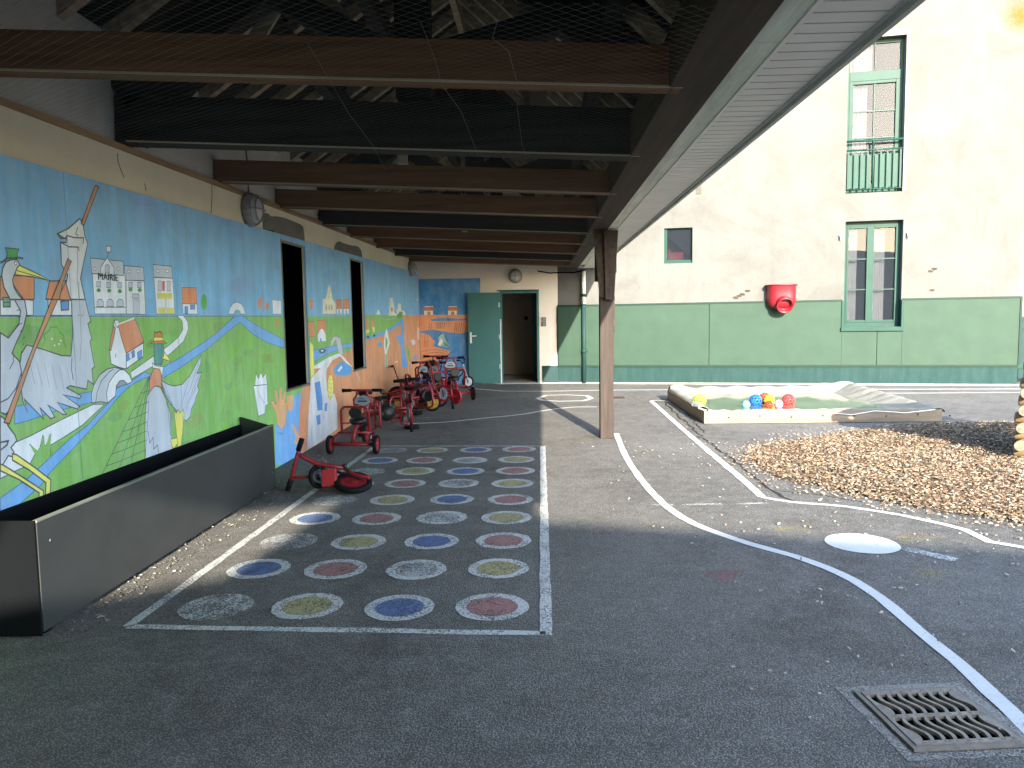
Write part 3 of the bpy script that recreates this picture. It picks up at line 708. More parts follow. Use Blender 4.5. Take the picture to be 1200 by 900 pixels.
poly('I',[(655,500),(760,462),(880,408),(985,322),(1005,345),(940,395),(880,440),(780,485),(655,520)],(104,165,220),False)
poly('X',[(455.5,398),(470,384),(473,369.5),(500,369.5),(500,480),(430,500),(429,398)],ORG,False)
poly('X',[(452,399),(463,389),(474,373),(476,369.5),(500,369.5),(500,372),(500,470),(452,470)],ORG,False)
poly('I',[(978,340),(1000,335),(1002,560),(1035,752),(985,752),(972,560),(930,490),(940,470),(975,480)],(104,165,220),False)
poly('I',[(1020,560),(1048,600),(1056,700),(1042,700),(1030,640)],(110,180,70),False); line('I',[(1000,560),(1015,660),(1040,750)],.007,(50,80,110))
poly('I',[(865,300),(878,142),(900,140),(912,220),(915,270),(940,285),(932,250),(946,232),(950,190),(972,195),(976,248),(1004,260),(1016,292),(940,300)],(228,226,212),w=.005,oc=(150,150,130))
poly('I',[(885,230),(900,225),(905,260),(885,262)],ROOF,False); poly('I',[(755,290),(775,242),(797,290)],WHT,w=.004)
poly('I',[(935,300),(965,262),(990,268),(982,310),(960,330)],GRD,False)
poly('I',[(662,320),(684,318),(692,430),(664,425)],ROOF,False); poly('I',[(664,425),(690,415),(700,440),(668,462)],(220,215,130),False); poly('I',[(714,320),(738,325),(745,405),(718,408)],ROOF,False); poly('I',[(720,400),(742,398),(744,440),(728,440)],(220,220,150),False)
ell('I',(684,488),14,12,(60,80,110),False); ell('I',(738,474),12,12,(60,80,110),False)
line('I',[(790,315),(830,330),(880,330),(935,318)],.010,(150,190,225)); line('I',[(832,290),(834,345),(838,410)],.014,(60,80,90))
poly('I',[(830,470),(845,410),(856,430),(866,480),(876,545),(858,600),(850,640),(860,752),(834,752),(832,640),(822,560),(826,520)],(226,224,205),w=.006,oc=(110,140,110)); poly('I',[(838,500),(850,495),(856,540),(846,600),(838,560)],(110,165,110),False); poly('I',[(836,640),(850,640),(852,752),(838,752)],(150,175,140),False)
ell('I',(788,555),22,24,(110,160,205),False); ell('I',(1098,665),18,22,(110,160,205),False); ell('I',(1190,445),16,24,(110,160,205),False)
poly('I',[(1060,520),(1078,505),(1098,520),(1100,550),(1072,560)],(220,215,215),False); poly('I',[(1118,405),(1135,402),(1138,510),(1120,510)],(225,205,195),False); line('I',[(1010,330),(1000,300),(1020,300)],.01,(220,210,160)); line('H',[(885,300),(905,290),(902,380),(888,380)],.02,(224,222,222)); line('I',[(1110,160),(1135,155)],.012,WHT); line('H',[(830,430),(836,330),(832,250)],.012,(150,190,180))
for yy in (1095,1150): line('I',[(yy,320),(yy+8,420)],.01,(190,140,120))
# board joints and screws
for px in (84,207.5,288.5): 
    q=onx(px,370,XW).y; stroke2([(q,.0),(q+.003,2.4)],.005,(92,130,140))
for k,p in (('A',(412,275)),('A',(430,277)),('B',(335,572)),('B',(295,127)),('B',(308,127)),('A',(570,545)),('C',(722,158)),('I',(848,172))): ell(k,p,2.2 if k!='B' else 2,3,(50,50,50),False,n=6)
MUR=mbuild(mur,'mural_board',M_MURAL,wallroot,fix=False)
# letters on the town hall
cu=bpy.data.curves.new('lettering','FONT'); cu.body='MAIRIE'; cu.size=.060; cu.align_x='CENTER'; cu.align_y='CENTER'; cu.extrude=.0005; cu.offset=0
q=T('C',(198,622)); tx=bpy.data.objects.new('lettering',cu)
me=None; COL.objects.link(tx); bpy.context.view_layer.update()
me=bpy.data.meshes.new_from_object(tx.evaluated_get(bpy.context.evaluated_depsgraph_get())); COL.objects.unlink(tx); bpy.data.objects.remove(tx)
lt=bpy.data.objects.new('lettering',me); me.materials.append(simple('letter_paint',(.05,.055,.07,1),.7,bump=0)); put(lt,MUR)
lt.rotation_euler=(math.radians(90),0,math.radians(90)); lt.location=Vector((XW+.0005+lay[0]*.00004+.002,q[0],q[1]))-Vector((XW,8,0)); lt.scale=(1.25,1,1)
# ---- wall lamps
def make_lamp(loc, nrm, label):
    rz=math.atan2(nrm[1],nrm[0])
    r=empty('bulkhead_lamp',loc,rz,label,'wall lamp','round caged lamps on the shelter walls')
    m=MB(); m.lathe([(.001,0.0),(.155,0.0),(.158,.03),(.150,.065),(.128,.08),(.125,.07)],(0,0,0),(1,0,0),32); m.build('lamp_base',M_LAMPG,r)
    m=MB(); m.lathe([(.128,.066),(.122,.09),(.10,.12),(.06,.14),(.001,.147)],(0,0,0),(1,0,0),28); m.build('lamp_glass',simple('frosted_glass',(.5,.49,.46,1),.25,.2,8,bump=0),r)
    m=MB()
    for vert in (0,1):
        P=[]
        for i in range(13):
            a=math.pi*i/12; c=math.cos(a)*.14; h=.07+math.sin(a)*.085; P.append((h,c,0) if vert else (h,0,c))
        m.tube(P,.006,6)
    m.tube([(.12,.11*math.cos(2*math.pi*i/20),.11*math.sin(2*math.pi*i/20)) for i in range(20)],.005,6,closed=True)
    m.build('lamp_guard',M_LAMPG,r); return r
a=onx(292,246,XW); make_lamp((XW-.019,a.y,a.z),(1,0),'round caged bulkhead lamp high on the wall before the first dark opening')
a=onx(480.5,315,XW); make_lamp((XW-.019,a.y,a.z),(1,0),'round caged bulkhead lamp at the far end of the mural wall')
# cable running up from the first lamp
a=onx(289,230,XW-.018)
m=MB(); m.tube([(XW-.004,a.y,a.z),(XW-.002,a.y+.003,2.62),(XW+.01,a.y,2.9),(XW-.03,a.y,3.3)],.009,6); tag(m.build('lamp_cable',M_LAMPG),'thin grey cable rising from the wall lamp nearest the openings','cable')
# ---------------------------------------------------------------- open timber shelter
sh = empty('playground_shelter',(0,8,0),0,'open timber playground shelter with dark trusses, slate roof and grey clad eaves','shelter')
O=(0,8,0)
def sb(m,name,mat,parent=None,**k): return mbuild(m,name,mat,parent or sh,off=O,**k)
XP0,XP1=.58,.80      # wall plate on the posts
YR0,YR1=-1.2,16.98
ZPL=2.50             # underside of the plate
def zbot(x): return 2.665+(x+2.70)*(2.50-2.665)/3.3   # underside of the tie beams
bl=[(97,None),]
bys=[]
# Y position of every tie beam from its underside at mid span
for y in (97.0,176.5,222.7,250,269.3,281.7,293.3,301.7,308,314):
    x=400 if y<180 else 533
    Y=5.0
    for _ in range(20):
        q=ony(x,y,Y); z=zbot(q.x); d=ray(x,y); Y=d.y*((z-HC)/d.z)
    bys.append(Y)
bys=[bys[0]-3.0,bys[0]-1.45]+bys
bys=[b for b in bys if b<16.6]
dark={3,6,9}
BY=[]
for i,Y in enumerate(bys):
    dk=i in dark or i==0
    h=.30 if i==3 else (.24 if dk else .19); w=.16 if dk else .10
    m=MB(); x0=XW+.0 if i>=2 else XW-.3; x1=XP0+.06
    m.beam((XW-.05,Y,zbot(XW)+h/2),(x1,Y,zbot(x1)+h/2),w,h)
    o=sb(m,'tie_beam',W_DARK if dk else W_BROWN,bevel=.006); 
    BY.append((Y,dk,h))
    # pale strip added as the light caught along the lower arris
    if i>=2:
        e=MB(); e.beam((XW+.02,Y-w/2-.004,zbot(XW)+.004),(x1,Y-w/2-.004,zbot(x1)+.004),.008,.010); sb(e,'lit_edge',W_PALE,o)
# wall plate, cream board, clad soffit and gutter
m=MB(); m.box((XP0,YR0,ZPL),(XP1-.002,YR1,ZPL+.26)); sb(m,'wall_plate',W_PLATE,bevel=.008)
m=MB()
for i in range(4): 
    a=YR0+i*4.25; m.box((XP1,a+.002,ZPL+.02),(XP1+.115,a+4.248,ZPL+.10))
sb(m,'cream_board',M_CREAMWOOD)
m=MB(); m.box((XP1+.117,YR0,ZPL+.012),(XP1+.135,YR1-.3,ZPL+.035)); sb(m,'edge_trim',M_PVC)
m=MB(); y=YR0
XS0,XS1=XP1+.137,1.235
while y<YR1-.32:
    m.box((XS0,y+.006,ZPL+.030),(XS1,y+.094,ZPL+.040),M_PVC)
    m.box((XS0,y-.006,ZPL+.037),(XS1,y+.006,ZPL+.045),M_PVCD); y+=.1
sb(m,'soffit_cladding',None)
m=MB(); m.box((XS1,YR0,ZPL+.0),(XS1+.022,YR1-.3,ZPL+.19)); m.box((XS1-.02,YR0,ZPL+.018),(XS1-.001,YR1-.3,ZPL+.03)); sb(m,'fascia',M_GUT)
m=MB(); P=[]
for k in range(9):
    a=math.pi+math.pi*k/8; P.append((XS1+.085+.058*math.cos(a),ZPL+.14+.058*math.sin(a)))
vs=[(x,YR0,z) for x,z in P]+[(x,YR1-.25,z) for x,z in P]+[(XS1+.085+.052*math.cos(math.pi+math.pi*k/8),YR0,ZPL+.145+.052*math.sin(math.pi+math.pi*k/8)) for k in range(9)]+[(XS1+.085+.052*math.cos(math.pi+math.pi*k/8),YR1-.25,ZPL+.145+.052*math.sin(math.pi+math.pi*k/8)) for k in range(9)]
m.add(vs,[(k,k+1,10+k,9+k) for k in range(8)]+[(18+k,27+k,28+k,19+k) for k in range(8)],None,True); sb(m,'gutter',M_GUT,fix=False)
m=MB(); m.box((XP1+.0,YR1-.32,ZPL+.005),(XS1+.02,YR1-.302,ZPL+.2)); sb(m,'end_board',M_PVC)
# roof
XR,ZR=-.80,4.72
XL,ZL=XW-.34,3.18
XE,ZE=XS1+.10,ZPL+.22
m=MB()
for (xa,za,xb,zb) in ((XL-.2,ZL-.16,XR,ZR),(XR,ZR,XE,ZE)):
    vs=[(xa,YR0,za),(xb,YR0,zb),(xb,YR1+.1,zb),(xa,YR1+.1,za),(xa,YR0,za+.07),(xb,YR0,zb+.07),(xb,YR1+.1,zb+.07),(xa,YR1+.1,za+.07)]
    m.add(vs,[(0,1,2,3),(4,7,6,5),(0,4,5,1),(1,5,6,2),(2,6,7,3),(3,7,4,0)])
sb(m,'slate_roof',M_SLATE)
def rz_(x): return ZL+(x-XL)*(ZR-ZL)/(XR-XL) if x<XR else ZR+(x-XR)*(ZE-ZR)/(XE-XR)
y=YR0+.2
while y<YR1:
    m=MB(); m.beam((XL,y,rz_(XL)-.06),(XR-.02,y,rz_(XR)-.08),.07,.10); m.beam((XR+.02,y,rz_(XR)-.08),(XE-.3,y,rz_(XE-.3)-.06),.07,.10)
    sb(m,'rafter_pair',W_RAFT); y+=.46
for x in (-2.0,-1.4,-.1,.45):
    m=MB(); m.beam((x,YR0,rz_(x)-.20),(x,YR1,rz_(x)-.20),.11,.17); sb(m,'purlin',W_DARK)
m=MB(); m.beam((XR,YR0,ZR-.15),(XR,YR1,ZR-.15),.06,.22); sb(m,'ridge_board',W_PALE)
for (Y,dk,h) in BY:
    if not dk: continue
    zb=2.60+h
    m=MB(); m.beam((XL+.3,Y,rz_(XL+.3)-.40),(XR,Y,ZR-.40),.16,.26); m.beam((XR,Y,ZR-.40),(XE-.55,Y,rz_(XE-.55)-.36),.16,.26)
    sb(m,'principal_rafter',W_DARK)
    m=MB(); m.box((XR-.11,Y-.082,zb),(XR+.11,Y+.082,ZR-.3)); sb(m,'king_post',W_DARKV)
    m=MB(); m.beam((XR-.1,Y,zb+.25),(-1.75,Y,rz_(-1.75)-.45),.12,.16); m.beam((XR+.1,Y,zb+.25),(.15,Y,rz_(.15)-.45),.12,.16); m.beam((XL+.35,Y,2.72),(-2.1,Y,rz_(-2.1)-.5),.14,.2); sb(m,'strut',W_DARK)
    # pale newer bracing
    m=MB(); m.beam((-1.9,Y+.16,zb+.45),(-1.55,Y+.16,zb+.95),.03,.10); m.beam((-1.55,Y+.16,zb+.95),(-1.2,Y+.16,zb+.42),.03,.10); sb(m,'pale_brace',W_PALE)
    m=MB(); m.beam((.0,Y+.45,2.62),(.0,Y+.45,3.55),.12,.03); sb(m,'pale_hanger',W_PALE); m=MB(); m.beam((-1.0,Y+.62,2.62),(-1.0,Y+.62,3.7),.07,.03); sb(m,'pale_hanger',W_PALE)
# unseen front gable, boarded shut to keep the sun off the mural
m=MB()
vs=[(XL,YR0-.05,2.75),(XE,YR0-.05,2.75),(XE,YR0-.05,ZE+.05),(XR,YR0-.05,ZR+.05),(XL,YR0-.05,ZL+.05)]
m.prism(vs,(0,.04,0)); sb(m,'shade_gable',W_DARK)
# posts: the one in view and the next ones
post_root=None
pb=onz(711.5,514)
def post(x,y):
    w=.082; m=MB(); m.box((x-w,y-w,0),(x+w,y+w,ZPL+.0)); o=sb(m,'post',W_POST,bevel=.008)
    m=MB()
    for s,top,bot in ((-1,.075,.0),(1,.055,.0)):
        a=x+s*w; zt=ZPL-.002; zb=1.70 if s<0 else 1.66
        m.prism([(a-s*.055,y-w-.028,zb),(a+s*.006,y-w-.028,zb+.02),(a+s*top,y-w-.028,zt),(a-s*.055,y-w-.028,zt)],(0,.026,0))
    m.prism([(x-.02,y-w-.030,1.68),(x+.05,y-w-.030,1.68),(x+.05,y-w-.030,ZPL-.002),(x-.035,y-w-.030,ZPL-.002)],(0,-.03,0))
    m.box((x-w-.05,y-.06,1.9),(x-w-.002,y+.06,ZPL-.002)); m.box((x+w+.002,y-.05,2.0),(x+w+.04,y+.05,ZPL-.002))
    sb(m,'head_brace',W_PLATE,o,bevel=.003)
    m=MB(); m.box((x+w+.001,y-.03,1.28),(x+w+.02,y+.03,1.72)); sb(m,'side_batten',W_PLATE,o)
    return o
po=post(pb.x,pb.y+.082)
po['label']='square weathered wooden post carrying the eaves'
post(pb.x,-.6)
# cable under the eaves at the end wall
m=MB(); P=[onyp for onyp in [ony(630,317.5,16.9),ony(645,320,16.9),ony(660,319,16.9),ony(672,319.5,16.9),ony(683,317,16.9)]]
m.tube(P,.014,6); tag(m.build('eaves_cable',M_BLACK),'black cable sagging under the eaves above the end wall','cable')
# ---- bird netting hung under the beams
nt=MB(); zc=lambda x:zbot(x)-.014
x0,x1,y0_,y1_=XW+.0,XP0+.0,2.6,17.0
def nst(a,b,w=.0008):
    d=Vector((b[0]-a[0],b[1]-a[1])).normalized(); n=Vector((-d.y,d.x))*w
    K=max(1,int(abs(b[0]-a[0])/.9)); vs=[]
    for i in range(K+1):
        t=i/K; x=a[0]+(b[0]-a[0])*t; y=a[1]+(b[1]-a[1])*t; z=zc(x)-.004*math.sin(y*2.3)*math.sin(x*3)
        vs+= [(x+n.x,y+n.y,z),(x-n.x,y-n.y,z)]
    nt.add(vs,[(2*i,2*i+1,2*i+3,2*i+2) for i in range(K)])
W_=x1-x0; c=-W_*.9
sl=.8; pitch=.050
while c<(y1_-y0_):
    # line y = y0 + c + sl*(x-x0)
    def yy(x): return y0_+c+sl*(x-x0)
    xa=x0 if yy(x0)>=y0_ else x0+(y0_-yy(x0))/sl; xb=x1 if yy(x1)<=y1_ else x0+(y1_-yy(x0))/sl
    if xb-xa>.05:
        nst((xa,yy(xa)),(xb,yy(xb))); 
        # mirrored family, 0.3 mm lower
        ma=(x0+x1-xa,yy(xa)); mb_=(x0+x1-xb,yy(xb)); nst(ma,mb_)
    c+=pitch
N=nt.build('bird_netting',M_NET,None,fix=False); tag(N,'fine grey bird net stretched under the beams of the shelter','netting')
# draw cords of the net
for pts in (((590,0),(577,45),(596,60),(607,100),(606,125),(612,170),(617,182)),((493,25),(510,70),(518,100),(540,130),(552,160),(560,182)),((360,50),(385,92),(410,135),(438,172),(452,200))):
    m=MB(); P=[]
    for p in pts:
        z=2.56
        for _ in range(6):
            q=onz(p[0],p[1],z); z=zc(min(max(q.x,x0),x1))-.008
        P.append(q)
    m.tube(P,.0010,5); tag(m.build('net_cord',M_NET),None,'cord','cords lacing the bird net')
cords=[o for o in COL.objects if o.name.startswith('net_cord')]
for o,l in zip(cords,('rightmost of the three thin cords lacing the bird net','middle one of the three thin cords lacing the bird net','leftmost of the three thin cords lacing the bird net')): o['label']=l
# ---------------------------------------------------------------- end wall with the door
er=empty('end_wall',(0,YB,0),0,'pale rendered wall closing the far end of the shelter, with the green doorway','wall')
D0=ony(585.5,345,YB); D1=ony(631.5,345,YB); DT=ony(608,341,YB).z
PA=ony(654.5,450,YB)
XC=PA.x  # corner with the school wall
def eb(m,name,mat,parent=None,**k): return mbuild(m,name,mat,parent or er,off=(0,YB,0),**k)
m=MB(); T_=.3
XA=XW-.3
m.box((XA,YB,0),(D0.x,YB+T_,3.4)); m.box((D1.x,YB,0),(XC+.02,YB+T_,3.4)); m.box((D0.x,YB,DT),(D1.x,YB+T_,3.4))
eb(m,'wall_face',M_ENDWALL)
m=MB(); m.prism([(XA,YB+.01,3.402),(1.4,YB+.01,3.402),(1.4,YB+.01,5.0),(XA,YB+.01,5.0)],(0,.2,0)); eb(m,'gable',M_UPPER)
z428=ony(645,428.5,YB).z
m=MB(); m.box((D1.x+.05,YB-.012,0.02),(XC,YB-.001,z428)); eb(m,'teal_band',M_TEAL)
# door frame, leaf standing open against the wall, handle
fr=MB(); t=.05
fr.box((D0.x,YB-.02,0.0),(D0.x+t,YB+.12,DT)); fr.box((D1.x-t,YB-.02,0.0),(D1.x,YB+.16,DT)); fr.box((D0.x+t,YB-.021,DT-t),(D1.x-t,YB+.12,DT))
fo=eb(fr,'door_frame',M_TEALD)
m=MB(); m.box((D0.x-.06,YB-.024,DT+.001),(D1.x+.0,YB+.0,DT+.025)); eb(m,'head_strip',M_GREEND)
hx=D0.x; La=ony(549,400,YB-.10).x
leaf=MB(); 
A=Vector((hx,YB-.05,0)); B=Vector((La,YB-.12,0)); d=(B-A).normalized(); 
zt=ony(567,343,YB-.1).z
def lp(s,n,z): return A+d*s+Vector((-d.y,d.x,0))*n+Vector((0,0,z))
Lw=(B-A).length
def lbox(m,s0,s1,n0,n1,z0,z1,mat=None):
    m.add([lp(s0,n0,z0),lp(s1,n0,z0),lp(s1,n1,z0),lp(s0,n1,z0),lp(s0,n0,z1),lp(s1,n0,z1),lp(s1,n1,z1),lp(s0,n1,z1)],[(0,3,2,1),(4,5,6,7),(0,1,5,4),(1,2,6,5),(2,3,7,6),(3,0,4,7)],mat)
lbox(leaf,0,Lw,0,.045,.03,zt)
lf=eb(leaf,'door_leaf',M_TEALD,bevel=.003)
h=MB(); sg=1
lbox(h,Lw-.075,Lw-.035,.046,.054,.92,1.16); 
c0=lp(Lw-.055,.054,1.08)
nn=Vector((-d.y,d.x,0))
h.tube([c0,c0+nn*.05,c0+nn*.055-d*.02,c0+nn*.055-d*.12],.010,8)
eb(h,'door_handle',M_WHITEP,lf)
for k in (0.35,1.0,1.7):
    h=MB(); lbox(h,-.004,.03,.046,.052,k,k+.1); eb(h,'hinge',M_STEEL,lf)
m=MB(); x=ony(586.5,400,YB-.07).x; m.box((x-.022,YB-.075,.03),(x+.022,YB-.052,ony(587,374,YB).z)); eb(m,'finger_guard',M_WHITEP)
m=MB(); m.box((D0.x-.1,YB-.10,.004),(D1.x,YB+.5,.03)); eb(m,'door_sill',simple('sill_concrete',(.33,.31,.28,1),.8,.2,8))
# room beyond the doorway
rm=MB(); W2=simple('hall_wall',(.36,.31,.25,1),.8,.1,3)
rm.box((D0.x-.6,YB+2.6,0),(D1.x+.6,YB+2.7,2.6)); rm.box((D1.x+.45,YB+.3,0),(D1.x+.55,YB+2.6,2.6)); rm.box((D0.x-.7,YB+.3,0),(D0.x-.6,YB+2.6,2.6)); rm.box((D0.x-.7,YB+.3,2.6),(D1.x+.6,YB+2.7,2.7))
eb(rm,'hall_walls',W2)
m=MB(); m.box((D0.x-.6,YB+.3,.002),(D1.x+.45,YB+2.6,.025)); eb(m,'hall_floor',simple('hall_floor',(.30,.28,.25,1),.5,.2,4))
m=MB(); m.box((D1.x-.16,YB+1.3,.03),(D1.x-.11,YB+2.1,2.05)); eb(m,'inner_door',M_TEALD)
m=MB(); m.lathe([(.001,0),(.05,0),(.05,.03),(.001,.04)],(ony(616.5,373,YB+2.6).x,YB+2.6,ony(616.5,373,YB+2.6).z),(0,-1,0),12); eb(m,'door_stop',M_BLACK)
# sign plate over the door, two-gang switch
a=ony(609,337.3,YB); m=MB(); m.box((a.x-.15,YB-.008,a.z-.018),(a.x+.15,YB-.001,a.z+.018)); tag(m.build('door_plate',M_WHITEP),'small blank white plate above the green doorway','plate')
a=ony(637.5,377,YB); m=empty('wall_switch',(a.x,YB-.002,a.z),0,'two stacked grey outdoor switches right of the doorway','switch')
for k in (-1,1):
    q=MB(); q.box((-.048,-.045,k*.052-.046),(.048,0,k*.052+.046)); b_=q.build('switch_box',simple('switch_grey',(.13,.13,.12,1),.5),m,bevel=.008)
    q=MB(); q.box((-.03,-.055,k*.052-.026),(.03,-.046,k*.052+.026)); q.build('rocker',simple('rocker',(.22,.22,.21,1),.4),b_,bevel=.004)
a=ony(604,323.5,YB); make_lamp((a.x,YB-.001,a.z),(0,-1),'round caged bulkhead lamp above the green doorway')
# painted end panel
YM=YB-.02
P0=ony(495.5,327,YM); P1=ony(562.5,326,YM)
em=MB(); X0p=XW+.021; ztp=ony(530,326.5,YM).z
em.box((X0p,YM,0),(P1.x,YB-.001,ztp),col=(64/255,128/255,182/255))
TRJ=(480,300,5.0); l2=[0]
def T2(p): q=ony(TRJ[0]+p[0]/TRJ[2],TRJ[1]+p[1]/TRJ[2],YM); return (min(max(q.x,X0p+.002),P1.x-.002),q.z)
def e2(pts,col):
    l2[0]+=1; em.add([(x,YM-.0006-l2[0]*.0001,z) for x,z in [T2(p) for p in pts]],[tuple(range(len(pts)))],col=tuple(c/255 for c in col))
def s2(pts,w,col=BLK):
    l2[0]+=1; P=[Vector(T2(p)) for p in pts]; L,R=ribbon2(P,w); y=YM-.0006-l2[0]*.0001
    for i in range(len(P)-1): em.add([(L[i].x,y,L[i].y),(L[i+1].x,y,L[i+1].y),(R[i+1].x,y,R[i+1].y),(R[i].x,y,R[i].y)],[(0,1,2,3)],col=tuple(c/255 for c in col))
OR2=(214,140,96)
e2([(60,345),(420,345),(420,455),(340,440),(300,455),(240,448),(190,440),(130,432),(60,440)],OR2)
e2([(120,372),(180,362),(330,368),(340,376),(240,380),(130,382)],(64,128,182))
e2([(60,450),(110,460),(150,500),(140,530),(200,545),(246,560),(215,590),(180,615),(120,640),(60,650)],OR2)
for k in range(4): s2([(70,560+k*20),(130,548+k*18),(190,552+k*14),(225-k*8,566+k*12)],.008,(120,70,50))
s2([(60,648),(120,638),(180,614),(216,590),(246,560)],.022,(40,35,40))
for x0 in (85,95,105,118,130): s2([(x0,440+ (x0%20)),(x0+5,530)],.010,(150,100,60)) if x0%2 else s2([(x0,395),(x0-8,440)],.010,(120,80,50))
for x0 in (155,165,175,185,195,208,270,280,292,305,318): s2([(x0,390),(x0+(8 if x0<180 else -8),425 if x0<250 else 450)],.010,(90,65,50))
for x0 in (85,225): 
    e2([(x0,318),(x0+52,318),(x0+52,345),(x0,345)],(225,215,190)); e2([(x0-4,320),(x0+4,297),(x0+56,294),(x0+56,320)],(190,110,80)); e2([(x0+18,345),(x0+18,330),(x0+28,322),(x0+38,330),(x0+38,345)],(180,130,100)); s2([(x0+2,297),(x0+55,295)],.014,(230,220,200))
e2([(168,480),(180,462),(200,455),(205,475),(215,500),(232,528),(220,535),(195,530),(175,520)],(150,180,170)); e2([(165,520),(185,480),(196,500),(180,530)],(225,225,215)); e2([(200,500),(225,520),(230,530),(205,528)],(70,140,90))
s2([(170,470),(182,458),(196,452)],.012,(40,60,50))
eb(em,'mural_board',M_MURAL,None,fix=False)
# ---------------------------------------------------------------- school building on the right
A0=Vector((XC,YB-.0,0)); B0=Vector((9.30,15.372,0)); WD=(B0-A0).normalized(); WN=Vector((WD.y,-WD.x,0))  # WN points to the yard
SM=Matrix(((WD.x,-WN.x,0,A0.x),(WD.y,-WN.y,0,A0.y),(0,0,1,0),(0,0,0,1)))   # local: x along, y into the wall, z up
def ws(px,py,out=0.0):
    d=ray(px,py); o=A0+WN*out; t=(o-EYE).dot(WN)/d.dot(WN); p=EYE+d*t-A0; return (p.dot(WD), p.z)
sr=empty('school_building',(0,0,0),0,'tall cream rendered school building with green panels and teal base','building'); sr.matrix_world=SM
def cb(m,name,mat,parent=None,**k): return m.build(name,mat,parent or sr,**k)
L_=(B0-A0).length; HT=9.5
def rect(a,b,c,d): # pixel corners: tl,tr,br,bl -> x0,x1,z0,z1
    P=[ws(*q) for q in (a,b,c,d)]; return ((P[0][0]+P[3][0])/2,(P[1][0]+P[2][0])/2,(P[2][1]+P[3][1])/2,(P[0][1]+P[1][1])/2)
U=rect((994,47),(1062,40),(1058,224),(992,227)); Lw_=rect((990,261),(1058,256),(1056,382),(989,384)); Sm=rect((778,268),(811.5,266),(811.5,308),(778.5,309))
holes=[U,Lw_,Sm]; DPT=.24
xs=sorted({0,L_}|{h[0] for h in holes}|{h[1] for h in holes}); zs=sorted({0,HT}|{h[2] for h in holes}|{h[3] for h in holes})
# front sheet with openings, reveals and the building's side/roof
m=MB()
vid={}
def V(x,z,y=0): 
    k=(round(x,5),round(z,5),y)
    if k not in vid: vid[k]=len(m.v); m.v.append((x,y,z))
    return vid[k]
def addf(ids): m.f.append(ids); m.m.append(0); m.sm.append(False); m.cols.append(None)
for i in range(len(xs)-1):
    for j in range(len(zs)-1):
        cx,cz=(xs[i]+xs[i+1])/2,(zs[j]+zs[j+1])/2
        if any(h[0]<cx<h[1] and h[2]<cz<h[3] for h in holes): continue
        addf([V(xs[i],zs[j]),V(xs[i+1],zs[j]),V(xs[i+1],zs[j+1]),V(xs[i],zs[j+1])])
for h in holes:
    a,b,c,d=h
    for p,q in (((a,c),(b,c)),((b,c),(b,d)),((b,d),(a,d)),((a,d),(a,c))):
        addf([V(p[0],p[1]),V(q[0],q[1]),V(q[0],q[1],DPT),V(p[0],p[1],DPT)])
DD=9.0
addf([V(L_,0),V(L_,0,DD),V(L_,HT,DD),V(L_,HT)]); addf([V(0,HT),V(L_,HT),V(L_,HT,DD),V(0,HT,DD)]); addf([V(0,0),V(0,HT),V(0,HT,DD),V(0,0,DD)]); addf([V(0,0,DD),V(L_,0,DD),V(L_,HT,DD),V(0,HT,DD)])
lc=ws(1196,18)
M_SCHOOL=cement('sunny_render',(.126,.125,.118,1),(.118,.116,.108,1),(.084,.081,.074,1),lichen=(lc[0],0,lc[1]),amt=1.0)
cb(m,'wall_face',M_SCHOOL,fix=False)
# raised quoin/plaster band at the corner
# panels
zt0,zt1=ws(655,358)[1],ws(1193,347.5)[1]; zb_=ws(760,428)[1]; zb2=ws(1190,427.5)[1]
def ztop(x): return zt0+(zt1-zt0)*x/L_
def zbt(x): return zb_+(zb2-zb_)*x/L_
def band(m,x0,x1,f0,f1,y0,y1):
    vs=[(x0,y0,f0(x0)),(x1,y0,f0(x1)),(x1,y1,f0(x1)),(x0,y1,f0(x0)),(x0,y0,f1(x0)),(x1,y0,f1(x1)),(x1,y1,f1(x1)),(x0,y1,f1(x0))]
    m.add(vs,[(0,3,2,1),(4,5,6,7),(0,1,5,4),(1,2,6,5),(2,3,7,6),(3,0,4,7)])
xj1=ws(831,390)[0]; xj2=ws(1027,410)[0]; xw0,xw1=Lw_[0]-.03,Lw_[1]+.03; zw=Lw_[2]-.09
parts=[(0.01,xj1-.006,None),(xj1+.006,xw0,None),(xw1,L_-.01,None)]
for a,b,_ in parts:
    m=MB(); band(m,a,b,zbt,lambda x:ztop(x)-.03,-.03,-.002); o=cb(m,'green_panel',M_GREEN,bevel=.002)
for a,b in ((xw0+.002,xj2-.005),(xj2+.005,xw1-.002)):
    m=MB(); band(m,a,b,zbt,lambda x:zw,-.03,-.002); cb(m,'green_panel',M_GREEN,bevel=.002)
m=MB()
for a,b in ((0.0,xw0),(xw1,L_)): band(m,a,b,lambda x:ztop(x)-.028,lambda x:ztop(x)+.008,-.042,-.001)
band(m,0,L_,lambda x:zbt(x)-.035,lambda x:zbt(x)-.002,-.045,-.001)
band(m,L_-.008,L_+.03,zbt,lambda x:ztop(x)+.008,-.044,-.0005); band(m,-.012,.008,zbt,lambda x:ztop(x)-.03,-.041,-.001)
cb(m,'panel_trim',M_GREEND)
def teal_worn():
    t=NT('worn_teal'); v=t.coord(); vs=t.coord('Object',(3,3,.6)); n=t.noise(3,6,.7,vs)
    a=t.mix(t.ramp(n,.35,.7),(.014,.037,.035,1),(.023,.052,.049,1)); n2=t.noise(9,8,.8,v,1.2); f=t.ramp(n2,.66,.70); a=t.mix([f,0],[a,2],(.13,.15,.14,1))
    t.b.inputs['Specular IOR Level'].default_value=.12; t.base(a); t.rough(.8); t.bump(n2,.1,.004); return t.mat
M_TW=teal_worn()
m=MB(); band(m,0.0,L_,lambda x:.0,lambda x:zbt(x)-.036,-.02,-.001); cb(m,'teal_band',M_TW)
